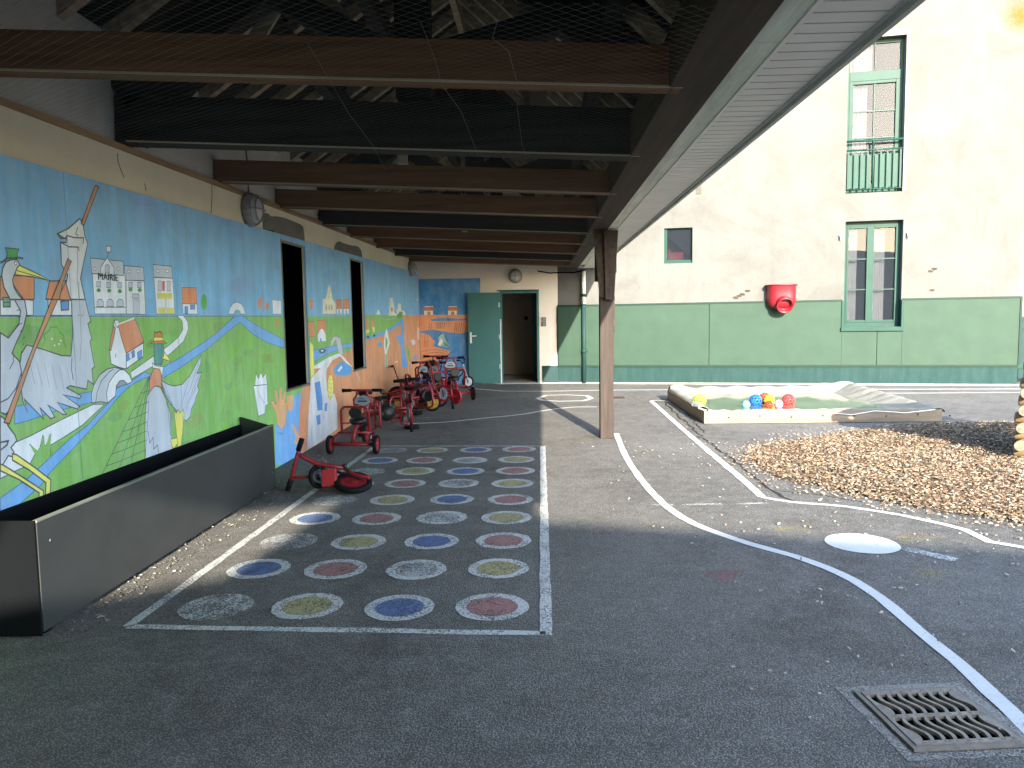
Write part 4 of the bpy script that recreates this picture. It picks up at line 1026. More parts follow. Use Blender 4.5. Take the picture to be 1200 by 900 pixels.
m=MB(); band(m,0.0,L_+.02,lambda x:.001,lambda x:.035,-.06,-.021); cb(m,'kerb_strip',simple('kerb_concrete',(.26,.25,.22,1),.85,.3,6))
# ---- windows
def glass():
    t=NT('window_glass'); t.b.inputs['Base Color'].default_value=(.02,.024,.03,1); t.rough(0.0); t.b.inputs['Specular IOR Level'].default_value=.55; t.b.inputs['IOR'].default_value=1.45
    tr=t.n('ShaderNodeBsdfTransparent'); mx=t.n('ShaderNodeMixShader'); mx.inputs[0].default_value=.5
    t.l(tr,0,mx,1); t.l(t.b,0,mx,2); t.l(mx,0,t.out,0); return t.mat
M_GLASS=glass(); M_CURT=simple('net_curtain',(.85,.86,.88,1),.9,.08,5,bump=0)
M_ROOM=simple('room_dark',(.10,.11,.15,1),.9,.2,1,bump=0)
M_GBAR=simple('glazing_bar',(.02,.05,.042,1),.4,.1,bump=0)
def room(h,par,col=None):
    a,b,c,d=h; m=MB(); m.box((a-.3,DPT+.01,c-.2),(b+.3,DPT+1.2,d+.2)); m.f.pop(2); m.m.pop(2); m.sm.pop(2); m.cols.pop(2)
    return cb(m,'room_interior',M_ROOM,par,fix=False)
def wave_curtain(x0,x1,z0,z1,y,par,amp=.025,n=60,freq=7):
    m=MB(); vs=[]
    for i in range(n+1):
        t=i/n; x=x0+(x1-x0)*t
        vs += [(x,y+amp*math.sin(freq*2*math.pi*t)+amp*.4*math.sin(freq*4.7*t+1),z0),(x,y+amp*.7*math.sin(freq*2*math.pi*t+.2),z1)]
    m.add(vs,[(2*i,2*i+2,2*i+3,2*i+1) for i in range(n)],None,True); return cb(m,'curtain',M_CURT,par,fix=False)
YF=DPT-.09
# lower casement
a,b,c,d=Lw_
w=MB(); t=.06
for lo,hi in (((a,YF,c),(a+t,YF+.07,d)),((b-t,YF,c),(b,YF+.07,d)),((a+t,YF+.001,c),(b-t,YF+.069,c+.09)),((a+t,YF+.001,d-.09),(b-t,YF+.069,d))): w.box(lo,hi)
win=cb(w,'window_frame',M_TEALF,bevel=.003); win['label']='frame of the lower double casement window'
mid=(a+b)/2-.03
m=MB(); m.box((mid-.065,YF-.012,c+.09),(mid+.065,YF+.06,d-.09)); m.box((a+t,YF-.008,c+.09),(a+t+.035,YF+.05,d-.09)); m.box((b-t-.035,YF-.008,c+.09),(b-t,YF+.05,d-.09)); m.box((a+t+.036,YF-.0075,c+.091),(mid-.066,YF+.049,c+.14)); m.box((mid+.066,YF-.0075,c+.091),(b-t-.036,YF+.049,c+.14)); m.box((a+t+.036,YF-.0075,d-.13),(mid-.066,YF+.049,d-.091)); m.box((mid+.066,YF-.0075,d-.13),(b-t-.036,YF+.049,d-.091))
cb(m,'casement',M_TEALF,win,bevel=.003)
m=MB()
for k in (1,2):
    z=c+.14+(d-c-.27)*k/3; m=MB(); m.box((a+t+.037,YF+.006,z-.012),(mid-.067,YF+.030,z+.012)); cb(m,'glazing_bar',M_GBAR,win); m=MB(); m.box((mid+.067,YF+.006,z-.012),(b-t-.037,YF+.030,z+.012)); cb(m,'glazing_bar',M_GBAR,win)
m=MB(); m.box((a+t+.036,YF+.034,c+.10),(b-t-.036,YF+.039,d-.10)); cb(m,'pane',M_GLASS,win)
m=MB(); m.box((a-.05,-.075,c-.085),(b+.05,DPT-.005,c-.002)); m.box((a-.045,-.050,c-.002),(a-.001,-.001,ztop(a)-.02)); m.box((b+.001,-.050,c-.002),(b+.045,-.001,ztop(b)-.02)); cb(m,'window_sill',M_TEALF,win,bevel=.004)
m=MB(); m.box((b-.004,.0,c+.001),(b-.0005,DPT-.1,ztop(b))); cb(m,'painted_reveal',M_TEALF,win)
wave_curtain(a+.10,mid-.22,c+.1,d-.14,DPT+.06,win,amp=.012); wave_curtain(mid+.07,b-.26,c+.1,d-.14,DPT+.06,win,amp=.012)
m=MB(); m.box((a+.1,DPT+.2,c+.1),(b-.1,DPT+.22,c+1.1)); 
room(Lw_,win)
for sx in (a-.09,b+.09):
    m=MB(); m.box((sx-.02,-.06,d-.32),(sx+.02,-.001,d-.26)); m.box((sx-.012,-.075,d-.36),(sx+.012,-.05,d-.27)); cb(m,'shutter_catch',M_STEEL,win)
# upper french window with transom and guard rail
a,b,c,d=U
w=MB()
ztr=ws(1026,86)[1]; 
for lo,hi in (((a,YF,c),(a+t,YF+.07,d)),((b-t,YF,c),(b,YF+.07,d)),((a+t,YF+.001,c),(b-t,YF+.069,c+.1)),((a+t,YF+.001,d-.07),(b-t,YF+.069,d)),((a+t,YF-.01,ztr-.09),(b-t,YF+.075,ztr+.09))): w.box(lo,hi)
wu=cb(w,'window_frame',M_TEALF,bevel=.003); wu['label']='frame of the upper french window'
m=MB(); m.box((a+t,YF-.006,c+.1),(a+t+.07,YF+.055,ztr-.09)); m.box((b-t-.07,YF-.006,c+.1),(b-t,YF+.055,ztr-.09)); m.box((a+t+.071,YF-.005,ztr-.15),(b-t-.071,YF+.054,ztr-.091)); m.box((a+t+.071,YF-.005,c+.101),(b-t-.071,YF+.054,c+.2)); cb(m,'casement',M_TEALF,wu,bevel=.003)
m=MB(); mid=(a+b)/2
m.box((mid-.009,YF+.008,c+.2),(mid+.009,YF+.028,ztr-.15)); pass; m2=MB(); m2.box((mid-.006,YF+.008,ztr+.09),(mid+.006,YF+.028,d-.07)); cb(m2,'glazing_bar',M_GBAR,wu)
cb(m,'glazing_bar',M_GBAR,wu)
for z in (c+1.10,c+1.62):
    for q0,q1 in ((a+.132,mid-.010),(mid+.010,b-.132)): m=MB(); m.box((q0,YF+.0085,z-.012),(q1,YF+.027,z+.012)); cb(m,'glazing_bar',M_GBAR,wu)
m=MB(); m.box((a+t+.003,YF+.034,c+.10),(b-t-.003,YF+.039,ztr-.092)); m.box((a+t+.003,YF+.034,ztr+.092),(b-t-.003,YF+.039,d-.072)); cb(m,'pane',M_GLASS,wu)
wave_curtain(a+.10,a+.42,c+.1,ztr-.12,DPT+.05,wu,amp=.014,freq=4); wave_curtain(a+.08,a+.5,ztr+.1,d-.08,DPT+.05,wu,freq=4)
room(U,wu)
g=MB(); zt=ws(1025,158)[1]; zr1=ws(1025,164)[1]; zr2=ws(1025,175)[1]; zg=ws(1025,221)[1]
yg=.02
g.tube([(a+.0,yg,zr1),(b,yg,zr1)],.022,8); g.tube([(a+.0,yg,zr2),(b,yg,zr2)],.018,8); g.tube([(a+.0,yg,zg),(b,yg,zg)],.014,8); g.tube([(mid-.02,yg,zg-.06),(mid-.02,yg,zr1+.02)],.018,8)
n=8
g_=cb(g,'guard_rail',M_TEALF,wu)
for k in range(n+1):
    x=a+.04+(b-a-.08)*k/n
    if abs(x-mid+.02)<.06: continue
    m=MB(); m.box((x-.016,yg-.006,zg+.01),(x+.016,yg+.006,zr2-.012)); cb(m,'guard_bar',M_TEALF,g_)
m=MB(); m.box((a+.015,yg+.05,zg+.03),(mid-.06,yg+.062,zr2-.08)); m.box((mid+.02,yg+.05,zg+.03),(b-.015,yg+.062,zr2-.08)); cb(m,'infill_board',simple('infill_green',(.022,.066,.05,1),.5,.1,4),wu)
m=MB(); m.box((a-.09,-.012,d+.002),(b+.06,-.001,d+.12)); m.box((b+.002,-.012,c+.0),(b+.06,-.001,d+.001)); cb(m,'plaster_surround',cement('surround',(.15,.142,.12,1),(.13,.122,.1,1)),wu)
# small fixed window
a,b,c,d=Sm
w=MB()
for lo,hi in (((a,.06,c),(a+.06,.12,d)),((b-.02,.06,c),(b,.12,d)),((a+.06,.061,c),(b-.02,.119,c+.07)),((a+.06,.061,d-.02),(b-.02,.119,d))): w.box(lo,hi)
ws_=cb(w,'window_frame',M_TEALF,bevel=.003); ws_['label']='frame of the small square window'
m=MB(); m.box((a+.055,.095,c+.065),(b-.018,.10,d-.018)); cb(m,'pane',M_GLASS,ws_)
m=MB(); m.box((a+.08,.26,c+.07),(a+.14,.28,c+.32)); m.box((a+.14,.262,c+.05),(a+.40,.30,c+.25)); cb(m,'roof_reflection',simple('reflection_pink',(.45,.07,.09,1),.5),ws_)  # pink shapes behind the pane stand in for a reflected red roof
room(Sm,ws_)
# small plaster vent mark high on the wall
x,z=ws(819,222); m=MB(); m.box((x-.05,-.012,z-.1),(x+.05,-.001,z+.1)); cb(m,'vent_cover',simple('vent_grey',(.09,.085,.07,1),.9,.3,10))
# scars in the render
def scar(pts,w):
    for (px,py) in pts:
        x,z=ws(px,py); m=MB(); n=7; P=[(x+random.uniform(.6,1)*w*math.cos(q*6.283/n)*1.3,-.004,z+random.uniform(.5,1)*w*math.sin(q*6.283/n)*.7) for q in range(n)]; m.prism(P,(0,.003,0)); cb(m,'render_scar',simple('scar',(.050,.040,.028,1),.9))
scar([(862,349),(866,347),(870,345),(876,341),(1090,318),(1095,315),(1092,340)],.05)
# downpipe
dx,_=ws(685,400); pr=empty('downpipe',(0,0,0),0,'round downpipe on the wall, cream above and teal below','downpipe'); pr.matrix_world=SM
ztp=ws(686,318)[1]; zmid=ws(686,356)[1]
m=MB(); m.tube([(dx,-.085,zmid),(dx,-.085,ztp)],.045,14); m.build('upper_pipe',M_CREAMWOOD,pr)
m=MB(); m.tube([(dx,-.085,.03),(dx,-.085,zmid-.002)],.046,14); m.build('lower_pipe',M_TEAL,pr)
for z in (.72,zmid+.18):
    m=MB(); m.tube([(dx,-.085,z-.03),(dx,-.085,z+.03)],.058,14); m.box((dx-.07,-.06,z-.012),(dx+.07,-.021,z+.012)); m.build('pipe_collar',M_TEALF,pr)
# ---------------------------------------------------------------- red ball funnel
bx,bz=ws(915,348); fr=empty('ball_funnel',(0,0,0),0,'red plastic ball funnel with a round chute mounted on the school wall','ball game'); fr.matrix_world=SM@Matrix.Translation((bx,-.0,bz))
M_REDP=simple('red_plastic',(.20,.007,.014,1),.4,.08,3,bump=0,spec=.6)
m=MB(); N=28; prof=[]
def ringv(t,sc,yo,inner=0):
    out=[]
    for k in range(N+1):
        a=math.pi*k/N  # half ellipse hopper outwards (-y)
        ca_=math.cos(a); out.append((.285*sc*math.copysign(abs(ca_)**.62,ca_)*(1-inner),yo-.31*sc*abs(math.sin(a))**.62*(1-inner),t))
    return out
lev=[(.24,1.06,-.0),(.20,1.0,-.0),(.0,.99,0),(-.12,.97,0),(-.19,.88,0),(-.24,.66,0),(-.255,.3,0)]
rings=[ringv(t,s,y) for t,s,y in lev]
inn=[ringv(t,s,y,.05) for t,s,y in ((.24,1.06,0),(.0,.98,0),(-.2,.7,0),(-.235,.3,0))]
vs=[v for r in rings for v in r]; n1=N+1
fs=[(i*n1+k,i*n1+k+1,(i+1)*n1+k+1,(i+1)*n1+k) for i in range(len(rings)-1) for k in range(N)]
fs.append(tuple((len(rings)-1)*n1+k for k in range(n1)))
m.add(vs,fs,None,True); vs=[v for r in inn for v in r]; m.add(vs,[(i*n1+k,(i+1)*n1+k,(i+1)*n1+k+1,i*n1+k+1) for i in range(len(inn)-1) for k in range(N)],None,True)
m.add(ringv(.24,1.06,0)+ringv(.24,1.06,0,.05),[(k,n1+k,n1+k+1,k+1) for k in range(N)])
m.tube([(p[0],p[1],.24) for p in ringv(.24,1.075,0)],.012,8)
m.box((-.30,-.012,-.22),(.30,-.001,.26)); m.build('funnel_body',M_REDP,fr)
m=MB(); ax=Vector((.10,-.86,-.45)).normalized(); o=Vector((.03,-.24,-.12))
m.lathe([(.16,0),(.16,.12),(.167,.135),(.165,.145),(.15,.145),(.137,.13),(.13,.02),(.001,.0)],o,ax,30); m.build('chute_mouth',M_REDP,fr)
m=MB(); 
for z in (.1,-.05,-.12): m.lathe([(.001,0),(.018,0),(.016,.01),(.001,.012)],(.315,-.003,z),(0,-1,0),8)
m.box((.285,-.006,-.2),(.335,-.0005,.2)); m.build('fixing_strip',simple('red_strip',(.60,.10,.10,1),.4,bump=0),fr)
# ---------------------------------------------------------------- neighbour beyond the corner
nb=empty('neighbour_house',(13.5,21,0),0,'pale neighbouring house glimpsed past the right corner of the school','building')
m=MB(); m.box((-4.2,0,0),(3,6,7)); m.build('house_wall',cement('far_render',(.26,.25,.22,1),(.24,.22,.2,1)),nb)
m=MB(); m.box((-4.0,-.05,3.0),(-2.8,-.01,4.4)); wN=m.build('window',simple('far_window',(.03,.035,.05,1),.2,bump=0),nb)
m=MB(); m.box((-4.0,-.05,.9),(-2.8,-.01,2.3)); m.build('window',simple('far_window2',(.03,.035,.05,1),.2,bump=0),nb)
m=MB(); m.box((-4.25,-.02,2.55),(3,-.001,2.8)); m.build('ledge',M_GREYCEM,nb)
gt=empty('teal_gate',(L_*WD.x+A0.x+.6,15.9,0),0,'teal board gate standing past the right corner of the school','gate')
m=MB()
for k in range(14): m.box((-.5+k*.12,0,.1),(-.39+k*.12,.03,1.35))
m.build('boards',M_TEAL,gt)
m=MB(); m.box((-.5,-.03,.3),(1.2,-.001,.4)); m.box((-.5,-.03,1.1),(1.2,-.001,1.2)); m.build('rails',M_TEALF,gt)
# ---------------------------------------------------------------- planter trough
def trough_mat():
    t=NT('charcoal_board'); v=t.coord(); n=t.noise(2.2,7,.7,v,.4); a=t.mix(t.ramp(n,.35,.7),(.020,.021,.021,1),(.032,.033,.032,1))
    n2=t.noise(30,4,.8,t.coord('Object',(1,.25,1))); f=t.ramp(n2,.62,.8,(0,0,0,1),(.35,.35,.35,1)); a=t.mix([f,0],[a,2],(.10,.10,.095,1))
    t.base(a); t.rough(.55); t.bump(n2,.06,.003); return t.mat
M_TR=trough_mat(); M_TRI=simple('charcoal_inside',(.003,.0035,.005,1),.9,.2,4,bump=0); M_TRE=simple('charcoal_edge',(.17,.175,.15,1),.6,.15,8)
tr=empty('planter_trough',(-2.54,5.08,0),0,'long empty charcoal board trough on short legs in front of the mural','planter')
def tb(lo,hi,name,mat,**k):
    m=MB(); m.box(lo,hi); m.v=[(x+2.54,y-5.08,z) for x,y,z in m.v]; return m.build(name,mat,tr,**k)
tb((-2.408,3.47,.028),(-2.39,6.70,.560),'front_board',M_TR,bevel=.002)
tb((-2.412,3.468,.5605),(-2.386,6.702,.572),'top_edge',M_TRE,bevel=.002)
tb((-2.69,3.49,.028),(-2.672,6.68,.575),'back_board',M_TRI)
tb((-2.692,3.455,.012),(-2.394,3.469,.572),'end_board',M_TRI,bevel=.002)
m=MB(); m.prism([(-2.69,6.685,.03),(-2.412,6.685,.03),(-2.412,6.685,.56),(-2.67,6.685,.64),(-2.69,6.685,.64)],(0,.014,0)); m.v=[(x+2.54,y-5.08,z) for x,y,z in m.v]; m.build('end_board',M_TR,tr)
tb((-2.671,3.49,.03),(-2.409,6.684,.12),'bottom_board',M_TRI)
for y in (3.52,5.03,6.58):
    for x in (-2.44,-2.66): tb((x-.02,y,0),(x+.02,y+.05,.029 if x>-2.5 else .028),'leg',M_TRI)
m=MB(); m.prism([(-2.402,6.35,.0275),(-2.402,6.69,.0275),(-2.402,6.69,.0),(-2.402,6.66,.0)],(.01,0,0)); m.v=[(x+2.54,y-5.08,z) for x,y,z in m.v]; m.build('skirt',M_TR,tr)
for (y,z) in ((3.56,.45),(6.63,.45),(6.63,.15)):
    m=MB(); m.lathe([(.001,0),(.007,0),(.006,.002),(.001,.003)],(.15,y-5.08,z),(1,0,0),8); m.build('screw',M_TRE,tr)
# ---------------------------------------------------------------- ride-on toys
def gloss(name,c,r=.35,spec=.5):
    return simple(name,c,r,.15,7,bump=0,spec=spec)
RED=gloss('red_enamel',(.27,.016,.022,1)); REDB=gloss('bright_red',(.42,.028,.036,1)); RUB=simple('black_rubber',(.008,.008,.009,1),.7,.2,30,bump=.1); BLKP=gloss('black_plastic',(.006,.006,.007,1),.45); SIL=simple('worn_silver',(.5,.5,.5,1),.35,.15,12,metal=.7,bump=0)
SHW=gloss('shield_white',(.27,.31,.35,1)); SHD=gloss('shield_dark',(.03,.05,.09,1)); BLU=gloss('blue_enamel',(.03,.07,.36,1)); YLW=gloss('yellow_rim',(.40,.23,.04,1)); LBL=gloss('pale_blue_enamel',(.35,.50,.62,1)); GRP=RUB; WHR=gloss('white_rim',(.32,.32,.32,1))
def wheel(parent,c,r,w,axis=(1,0,0),tm=RUB,rm=None,name='wheel'):
    c=Vector(c); ax=Vector(axis).normalized()
    h=bpy.data.objects.new(name,None); COL.objects.link(h); h.parent=parent; h.location=c; h.rotation_mode='QUATERNION'; h.rotation_quaternion=Vector((1,0,0)).rotation_difference(ax); h.empty_display_size=.05
    m=MB(); m.lathe([(r*.72,-w*.42),(r*.93,-w*.5),(r,-w*.28),(r,w*.28),(r*.93,w*.5),(r*.72,w*.42),(r*.68,0),(r*.72,-w*.42)],(0,0,0),(1,0,0),28); m.build('tyre',tm,h)
    m=MB(); m.lathe([(.001,-w*.40),(r*.12,-w*.42),(r*.2,-w*.15),(r*.5,-w*.12),(r*.71,-w*.38),(r*.71,w*.38),(r*.5,w*.12),(r*.2,w*.15),(r*.12,w*.42),(.001,w*.40)],(0,0,0),(1,0,0),20); m.build('rim',rm or RED,h)
    return h
def arc(c,r,a0,a1,n,plane='xz'):
    P=[]
    for i in range(n+1):
        a=math.radians(a0+(a1-a0)*i/n); u,v=r*math.cos(a),r*math.sin(a)
        P.append((c[0]+u,c[1],c[2]+v) if plane=='xz' else (c[0],c[1]+u,c[2]+v))
    return P
def make_tricycle(wheel_mat,tyre_mat,rr=.105,fr=.135,name='tricycle'):
    t=empty(name,(0,0,0)); t['category']='tricycle'
    m=MB()
    m.tube([(-.235,0,rr),(.235,0,rr)],.017,8); m.tube([(-.235,0,rr+.015),(-.1,-.008,rr+.03),(.1,-.008,rr+.03),(.235,0,rr+.015)],.008,6)
    m.tube([(0,.0,rr+.01),(0,.05,.24),(0,.16,.30),(0,.40,.33),(0,.47,.38)],.024,10)
    m.tube([(-.19,.10,.225),(.19,.10,.225)],.014,8); m.tube([(-.19,.10,.225),(-.235,.02,rr+.02)],.012,8); m.tube([(.19,.10,.225),(.235,.02,rr+.02)],.012,8)
    m.build('frame',RED,t)
    m=MB(); hoop=[(-.155,.11,.225),(-.155,.10,.44)]+[(x,.09,z) for x,_,z in arc((-.095,0,.455),.06,180,90,5)]+[(x,.09,z) for x,_,z in arc((.095,0,.455),.06,90,0,5)]+[(.155,.10,.44),(.155,.11,.225)]
    m.tube(hoop,.014,8); m.tube([(-.155,.105,.33),(-.06,.11,.33)],.010,6); m.build('back_hoop',RED,t)
    m=MB(); m.lathe([(.001,-.03),(.085,-.03),(.098,-.015),(.098,.012),(.08,.03),(.001,.036)],(0,.22,.345),(0,-.12,1),22); m.build('seat',BLKP,t)
    m=MB(); m.prism([(-.072+.0*i,0,0) for i in range(0)] or [(.074*math.cos(a),.115,.445+.065*math.sin(a)) for a in [math.pi*2*i/18 for i in range(18)]],(0,.022,0)); m.build('backrest',BLKP,t,bevel=.006)
    m=MB(); 
    for s in (-1,1): m.tube([(s*.055,.44,.665),(s*.06,.445,.62),(s*.105,.45,.56),(s*.10,.455,.50),(s*.062,.465,.43),(s*.055,.52,.25),(s*.055,.56,fr)],.013,8)
    m.tube([(-.1,.455,.50),(.1,.455,.50)],.011,8); m.tube([(-.13,.44,.668),(.13,.44,.668)],.014,8); m.build('fork',RED,t)
    for s in (-1,1):
        m=MB(); m.tube([(s*.125,.44,.668),(s*.225,.435,.667)],.019,10); m.lathe([(.001,0),(.024,0),(.024,.01),(.001,.012)],(s*.222,.435,.667),(s,0,0),10); m.build('grip',GRP,t)
    pm=MB(); pts=[(.088*math.cos(a),.436,.548+.058*math.sin(a)) for a in [2*math.pi*i/20 for i in range(20)]]; pm.prism(pts,(0,.008,0)); sh_=pm.build('shield',SHW,t)
    pm=MB(); pm.box((-.052,.4325,.530),(.052,.4355,.550)); pm.box((-.03,.4328,.565),(.03,.4354,.574)); pm.build('shield_band',SHD,sh_)
    wheel(t,(-.262,0,rr),rr,.042,tm=tyre_mat,rm=wheel_mat); wheel(t,(.262,0,rr),rr,.042,tm=tyre_mat,rm=wheel_mat); wheel(t,(0,.565,fr),fr,.04,tm=tyre_mat,rm=wheel_mat,name='front_wheel')
    m=MB(); m.tube([(-.06,.565,fr),(-.06,.60,fr+.06)],.008,6); m.tube([(.06,.565,fr),(.06,.53,fr-.06)],.008,6); m.tube([(-.06,.565,fr),(.06,.565,fr)],.008,6); m.build('crank',SIL,t)
    for s,p in ((-1,(-.1,.60,fr+.06)),(1,(.1,.53,fr-.06))):
        m=MB(); m.box((p[0]-.035,p[1]-.03,p[2]-.01),(p[0]+.035,p[1]+.03,p[2]+.01)); m.build('pedal',BLKP,t,bevel=.003)
    return t
GR='red tricycles and bikes parked along the mural wall'
def put_at(o,loc,rot,label,scale=1.0):
    o.location=loc; o.rotation_euler=[math.radians(a) for a in rot]; o['label']=label; o['group']=GR; o.scale=(scale,)*3; return o
t1=make_tricycle(RED,RUB); put_at(t1,(-2.10,8.37,0),(0,0,-2),'red tricycle standing upright with its back to the viewer, nearest the painted circles')
def cp(src,*a,**k): return put_at(copy_tree(src),*a,**k)
t2r=make_tricycle(REDB,REDB,rr=.125,fr=.15,name='tricycle')
# every toy is set down on the asphalt: lowest vertex at z = 0
def world_pts(o):
    bpy.context.view_layer.update()
    for c in o.children_recursive:
        if c.type=='MESH':
            for v in c.data.vertices: yield c.matrix_world@v.co
def ground_it(o,clear_wall=True):
    P=list(world_pts(o)); o.location.z-=min(p.z for p in P)-.001
    mx=min(p.x for p in P)
    if mx<XW+.02: o.location.x+=XW+.02-mx
    return o
SPOTS=[(t1,(-2.30,9.75),(4,86,-60),1.0,'red tricycle toppled on its side just behind the upright one, handlebar pointing up'),
(t1,(-1.72,10.35),(0,-87,70),1.0,'red tricycle toppled on its side at the near edge of the heap'),
(t1,(-2.15,11.2),(-6,84,-20),1.05,'red tricycle toppled on its side in the middle of the heap'),
(t1,(-2.30,12.5),(0,0,-70),1.1,'red tricycle standing against the mural with its bars over the heap'),
(t2r,(-1.66,12.9),(0,0,52),1.1,'red tricycle with solid red wheels standing side on beyond the heap'),
(t1,(-2.02,11.75),(10,-80,120),1.0,'red tricycle toppled on its side under the small bicycle with yellow wheels'),
(t2r,(-2.02,13.1),(0,0,-12),1.05,'red tricycle standing with its back to the viewer in the thick of the row'),
(t1,(-1.52,13.7),(0,0,20),1.12,'red tricycle standing with its shield to the right of the row'),
(t2r,(-2.22,13.9),(0,0,-28),1.15,'red tricycle standing deepest in the row against the wall')]
for src,(x,y),rot,sc,lab in SPOTS[:4]: ground_it(cp(src,(x,y,0),rot,lab,scale=sc))
x=SPOTS[4]; put_at(t2r,(x[1][0],x[1][1],0),x[2],x[4],x[3])
for src,(x,y),rot,sc,lab in SPOTS[5:]: ground_it(cp(src,(x,y,0),rot,lab,scale=sc))
ground_it(t2r); ground_it(t1)
def make_bike(fm,rm,forkm,name='child_bicycle',r=.15):
    t=empty(name,(0,0,0)); t['category']='bicycle'
    m=MB(); m.tube([(0,.50,.42),(0,.42,.28),(0,.25,.17)],.018,8); m.tube([(0,.10,.34),(0,.25,.17),(0,0,r)],.015,8); m.tube([(0,.49,.40),(0,.12,.30)],.014,8); m.build('frame',fm,t)
    m=MB(); 
    for s in (-1,1): m.tube([(s*.03,.50,.40),(s*.035,.56,r)],.010,8)
    m.tube([(0,.50,.38),(0,.475,.52)],.014,8); m.build('fork',forkm,t)
    m=MB(); m.tube([(-.2,.43,.60),(-.1,.46,.585),(-.05,.475,.52),(.05,.475,.52),(.1,.46,.585),(.2,.43,.60)],.011,8); m.build('handlebar',BLKP,t)
    for s in (-1,1): m=MB(); m.tube([(s*.14,.447,.594),(s*.215,.425,.602)],.017,8); m.build('grip',GRP,t)
    m=MB(); m.lathe([(.001,-.02),(.06,-.02),(.07,0),(.055,.02),(.001,.025)],(0,.09,.37),(0,0,1),16); m.v=[(x,y*1.0+(y-.09)*.7,z) for x,y,z in m.v]; m.build('seat',BLKP,t)
    wheel(t,(0,0,r),r,.038,rm=rm); wheel(t,(0,.56,r),r,.038,rm=rm,name='front_wheel')
    m=MB(); m.tube([(-.05,.25,.17),(-.05,.30,.12)],.007,6); m.tube([(.05,.25,.17),(.05,.20,.22)],.007,6); m.build('crank',SIL,t)
    for s,p in ((-1,(-.085,.30,.12)),(1,(.085,.20,.22))): m=MB(); m.box((p[0]-.03,p[1]-.025,p[2]-.008),(p[0]+.03,p[1]+.025,p[2]+.008)); m.build('pedal',BLKP,t)
    return t
b1=make_bike(RED,YLW,BLU,r=.14); ground_it(put_at(b1,(-2.25,11.9,.0),(0,10,-62),'small bicycle with yellow wheels and blue fork beside the heap'))
b2=make_bike(BLU,RED,LBL); ground_it(put_at(b2,(-2.45,12.9,.02),(0,-6,-78),'small blue bicycle with a pale fork behind the heap',1.15))
b3=make_bike(BLKP,WHR,LBL,r=.13); ground_it(put_at(b3,(-2.05,15.9,.02),(0,-6,-62),'small dark bicycle leaning in the far corner beside the open door',1.0))
# --- balance bike lying on its side by the trough (laid out at its place on the ground)
bb=empty('pedal_bike',(-1.9,6.55,0),0,'red bike lying on its side beside the trough, handlebar standing on end','bicycle',GR)
Yb=6.55
def q_(px,py,dy=0): return ony(px,py,Yb+dy)-Vector((-1.9,6.55,0))
m=MB(); a=q_(339.5,567); b=q_(352,521); m.tube([a.lerp(b,-.05),q_(342.5,557),q_(346.5,540),b],.017,10); m.build('handlebar',RED,bb)
for A,B in (((337.2,575),(341,562)),((349.5,528),(354,514))): m=MB(); m.tube([q_(*A),q_(*B)],.023,10); m.build('grip',GRP,bb)
m=MB(); m.tube([q_(348.5,531),q_(358,537,.02),q_(372,543.5,.03),q_(388,546,.05),q_(403,548.5,.05)],.019,10); m.tube([q_(343,559.5),q_(356,559,.03),q_(371,557.5,.06)],.015,8); m.tube([q_(403,548.5,.05),q_(415,556,-.05),q_(433,560,-.12)],.016,8); m.build('frame',RED,bb)
c=q_(373.5,560,.06); wheel(bb,(c.x,c.y,.115),.105,.035,(.75,-.5,.2),rm=BLKP,name='front_wheel')
m=MB(); A=q_(386,560.5,-.02); m.box((-.066,-.03,-.078),(.066,.03,.078),M=Matrix.Translation((A.x,A.y,max(A.z,.09)))@Matrix.Rotation(math.radians(-6),4,'Y')@Matrix.Rotation(math.radians(-25),4,'X')); m.build('chain_case',REDB,bb,bevel=.012)
m=MB(); m.tube([q_(377,550,.05),q_(395,553,.02),q_(410,557,-.02),q_(424,561,-.06)],.013,8); m.tube([q_(392,570,-.02),q_(405,573,-.08),q_(424,575,-.12)],.012,8); m.build('rear_stay',BLKP,bb)
c=onz(414,567.5,.06)-Vector((-1.9,6.55,0)); wheel(bb,(c.x,c.y,.075),.165,.05,(.12,-.28,1),rm=RED)
m=MB(); c2_=q_(404,546,.05); m.tube([q_(368,546,.06),q_(376,547,.06)],.022,8); m.tube([(c2_.x,c2_.y,c2_.z-.03),(c2_.x,c2_.y,c2_.z+.02)],.02,8); m.build('saddle_clamp',BLKP,bb)
# thin stick scooter bar leaning against the mural
m=MB(); A=onx(467,446,-2.55); B=onx(461,428.5,XW+.05); 
m.tube([Vector((-2.35,A.y,.12)),A,B,B+Vector((.0,-.25,.01))],.012,8,RED); m.tube([B+Vector((.0,-.03,.0)),B+Vector((.03,-.30,.0))],.018,8,RUB)
tag(m.build('scooter_bar',None),'thin upright scooter bar leaning on the mural behind the heap','scooter',GR)
# ---------------------------------------------------------------- sandpit used as a water basin
X0,X1,Ya_,Yb_=2.20,5.37,10.46,13.5; HB=.175
sp=empty('sandpit',((X0+X1)/2,(Ya_+Yb_)/2,0),0,'low square wooden sandpit lined with a cream sheet and holding shallow water','sandpit')
def spb(m,name,mat,par=None,**k):
    o=Vector(((X0+X1)/2,(Ya_+Yb_)/2,0)); m.v=[tuple(Vector(v)-o) for v in m.v]; return m.build(name,mat,par or sp,**k)
for lo,hi,mt in (((X0,Ya_,0.006),(X1,Ya_+.055,HB),W_BOX),((X0,Ya_+.056,0.006),(X0+.055,Yb_-.056,HB),W_BOXY),((X1-.055,Ya_+.056,0.006),(X1,Yb_-.056,HB),W_BOXY),((X0,Yb_-.055,0.006),(X1,Yb_,HB),W_BOX)):
    m=MB(); m.box(lo,hi); spb(m,'side_board',mt,bevel=.004)
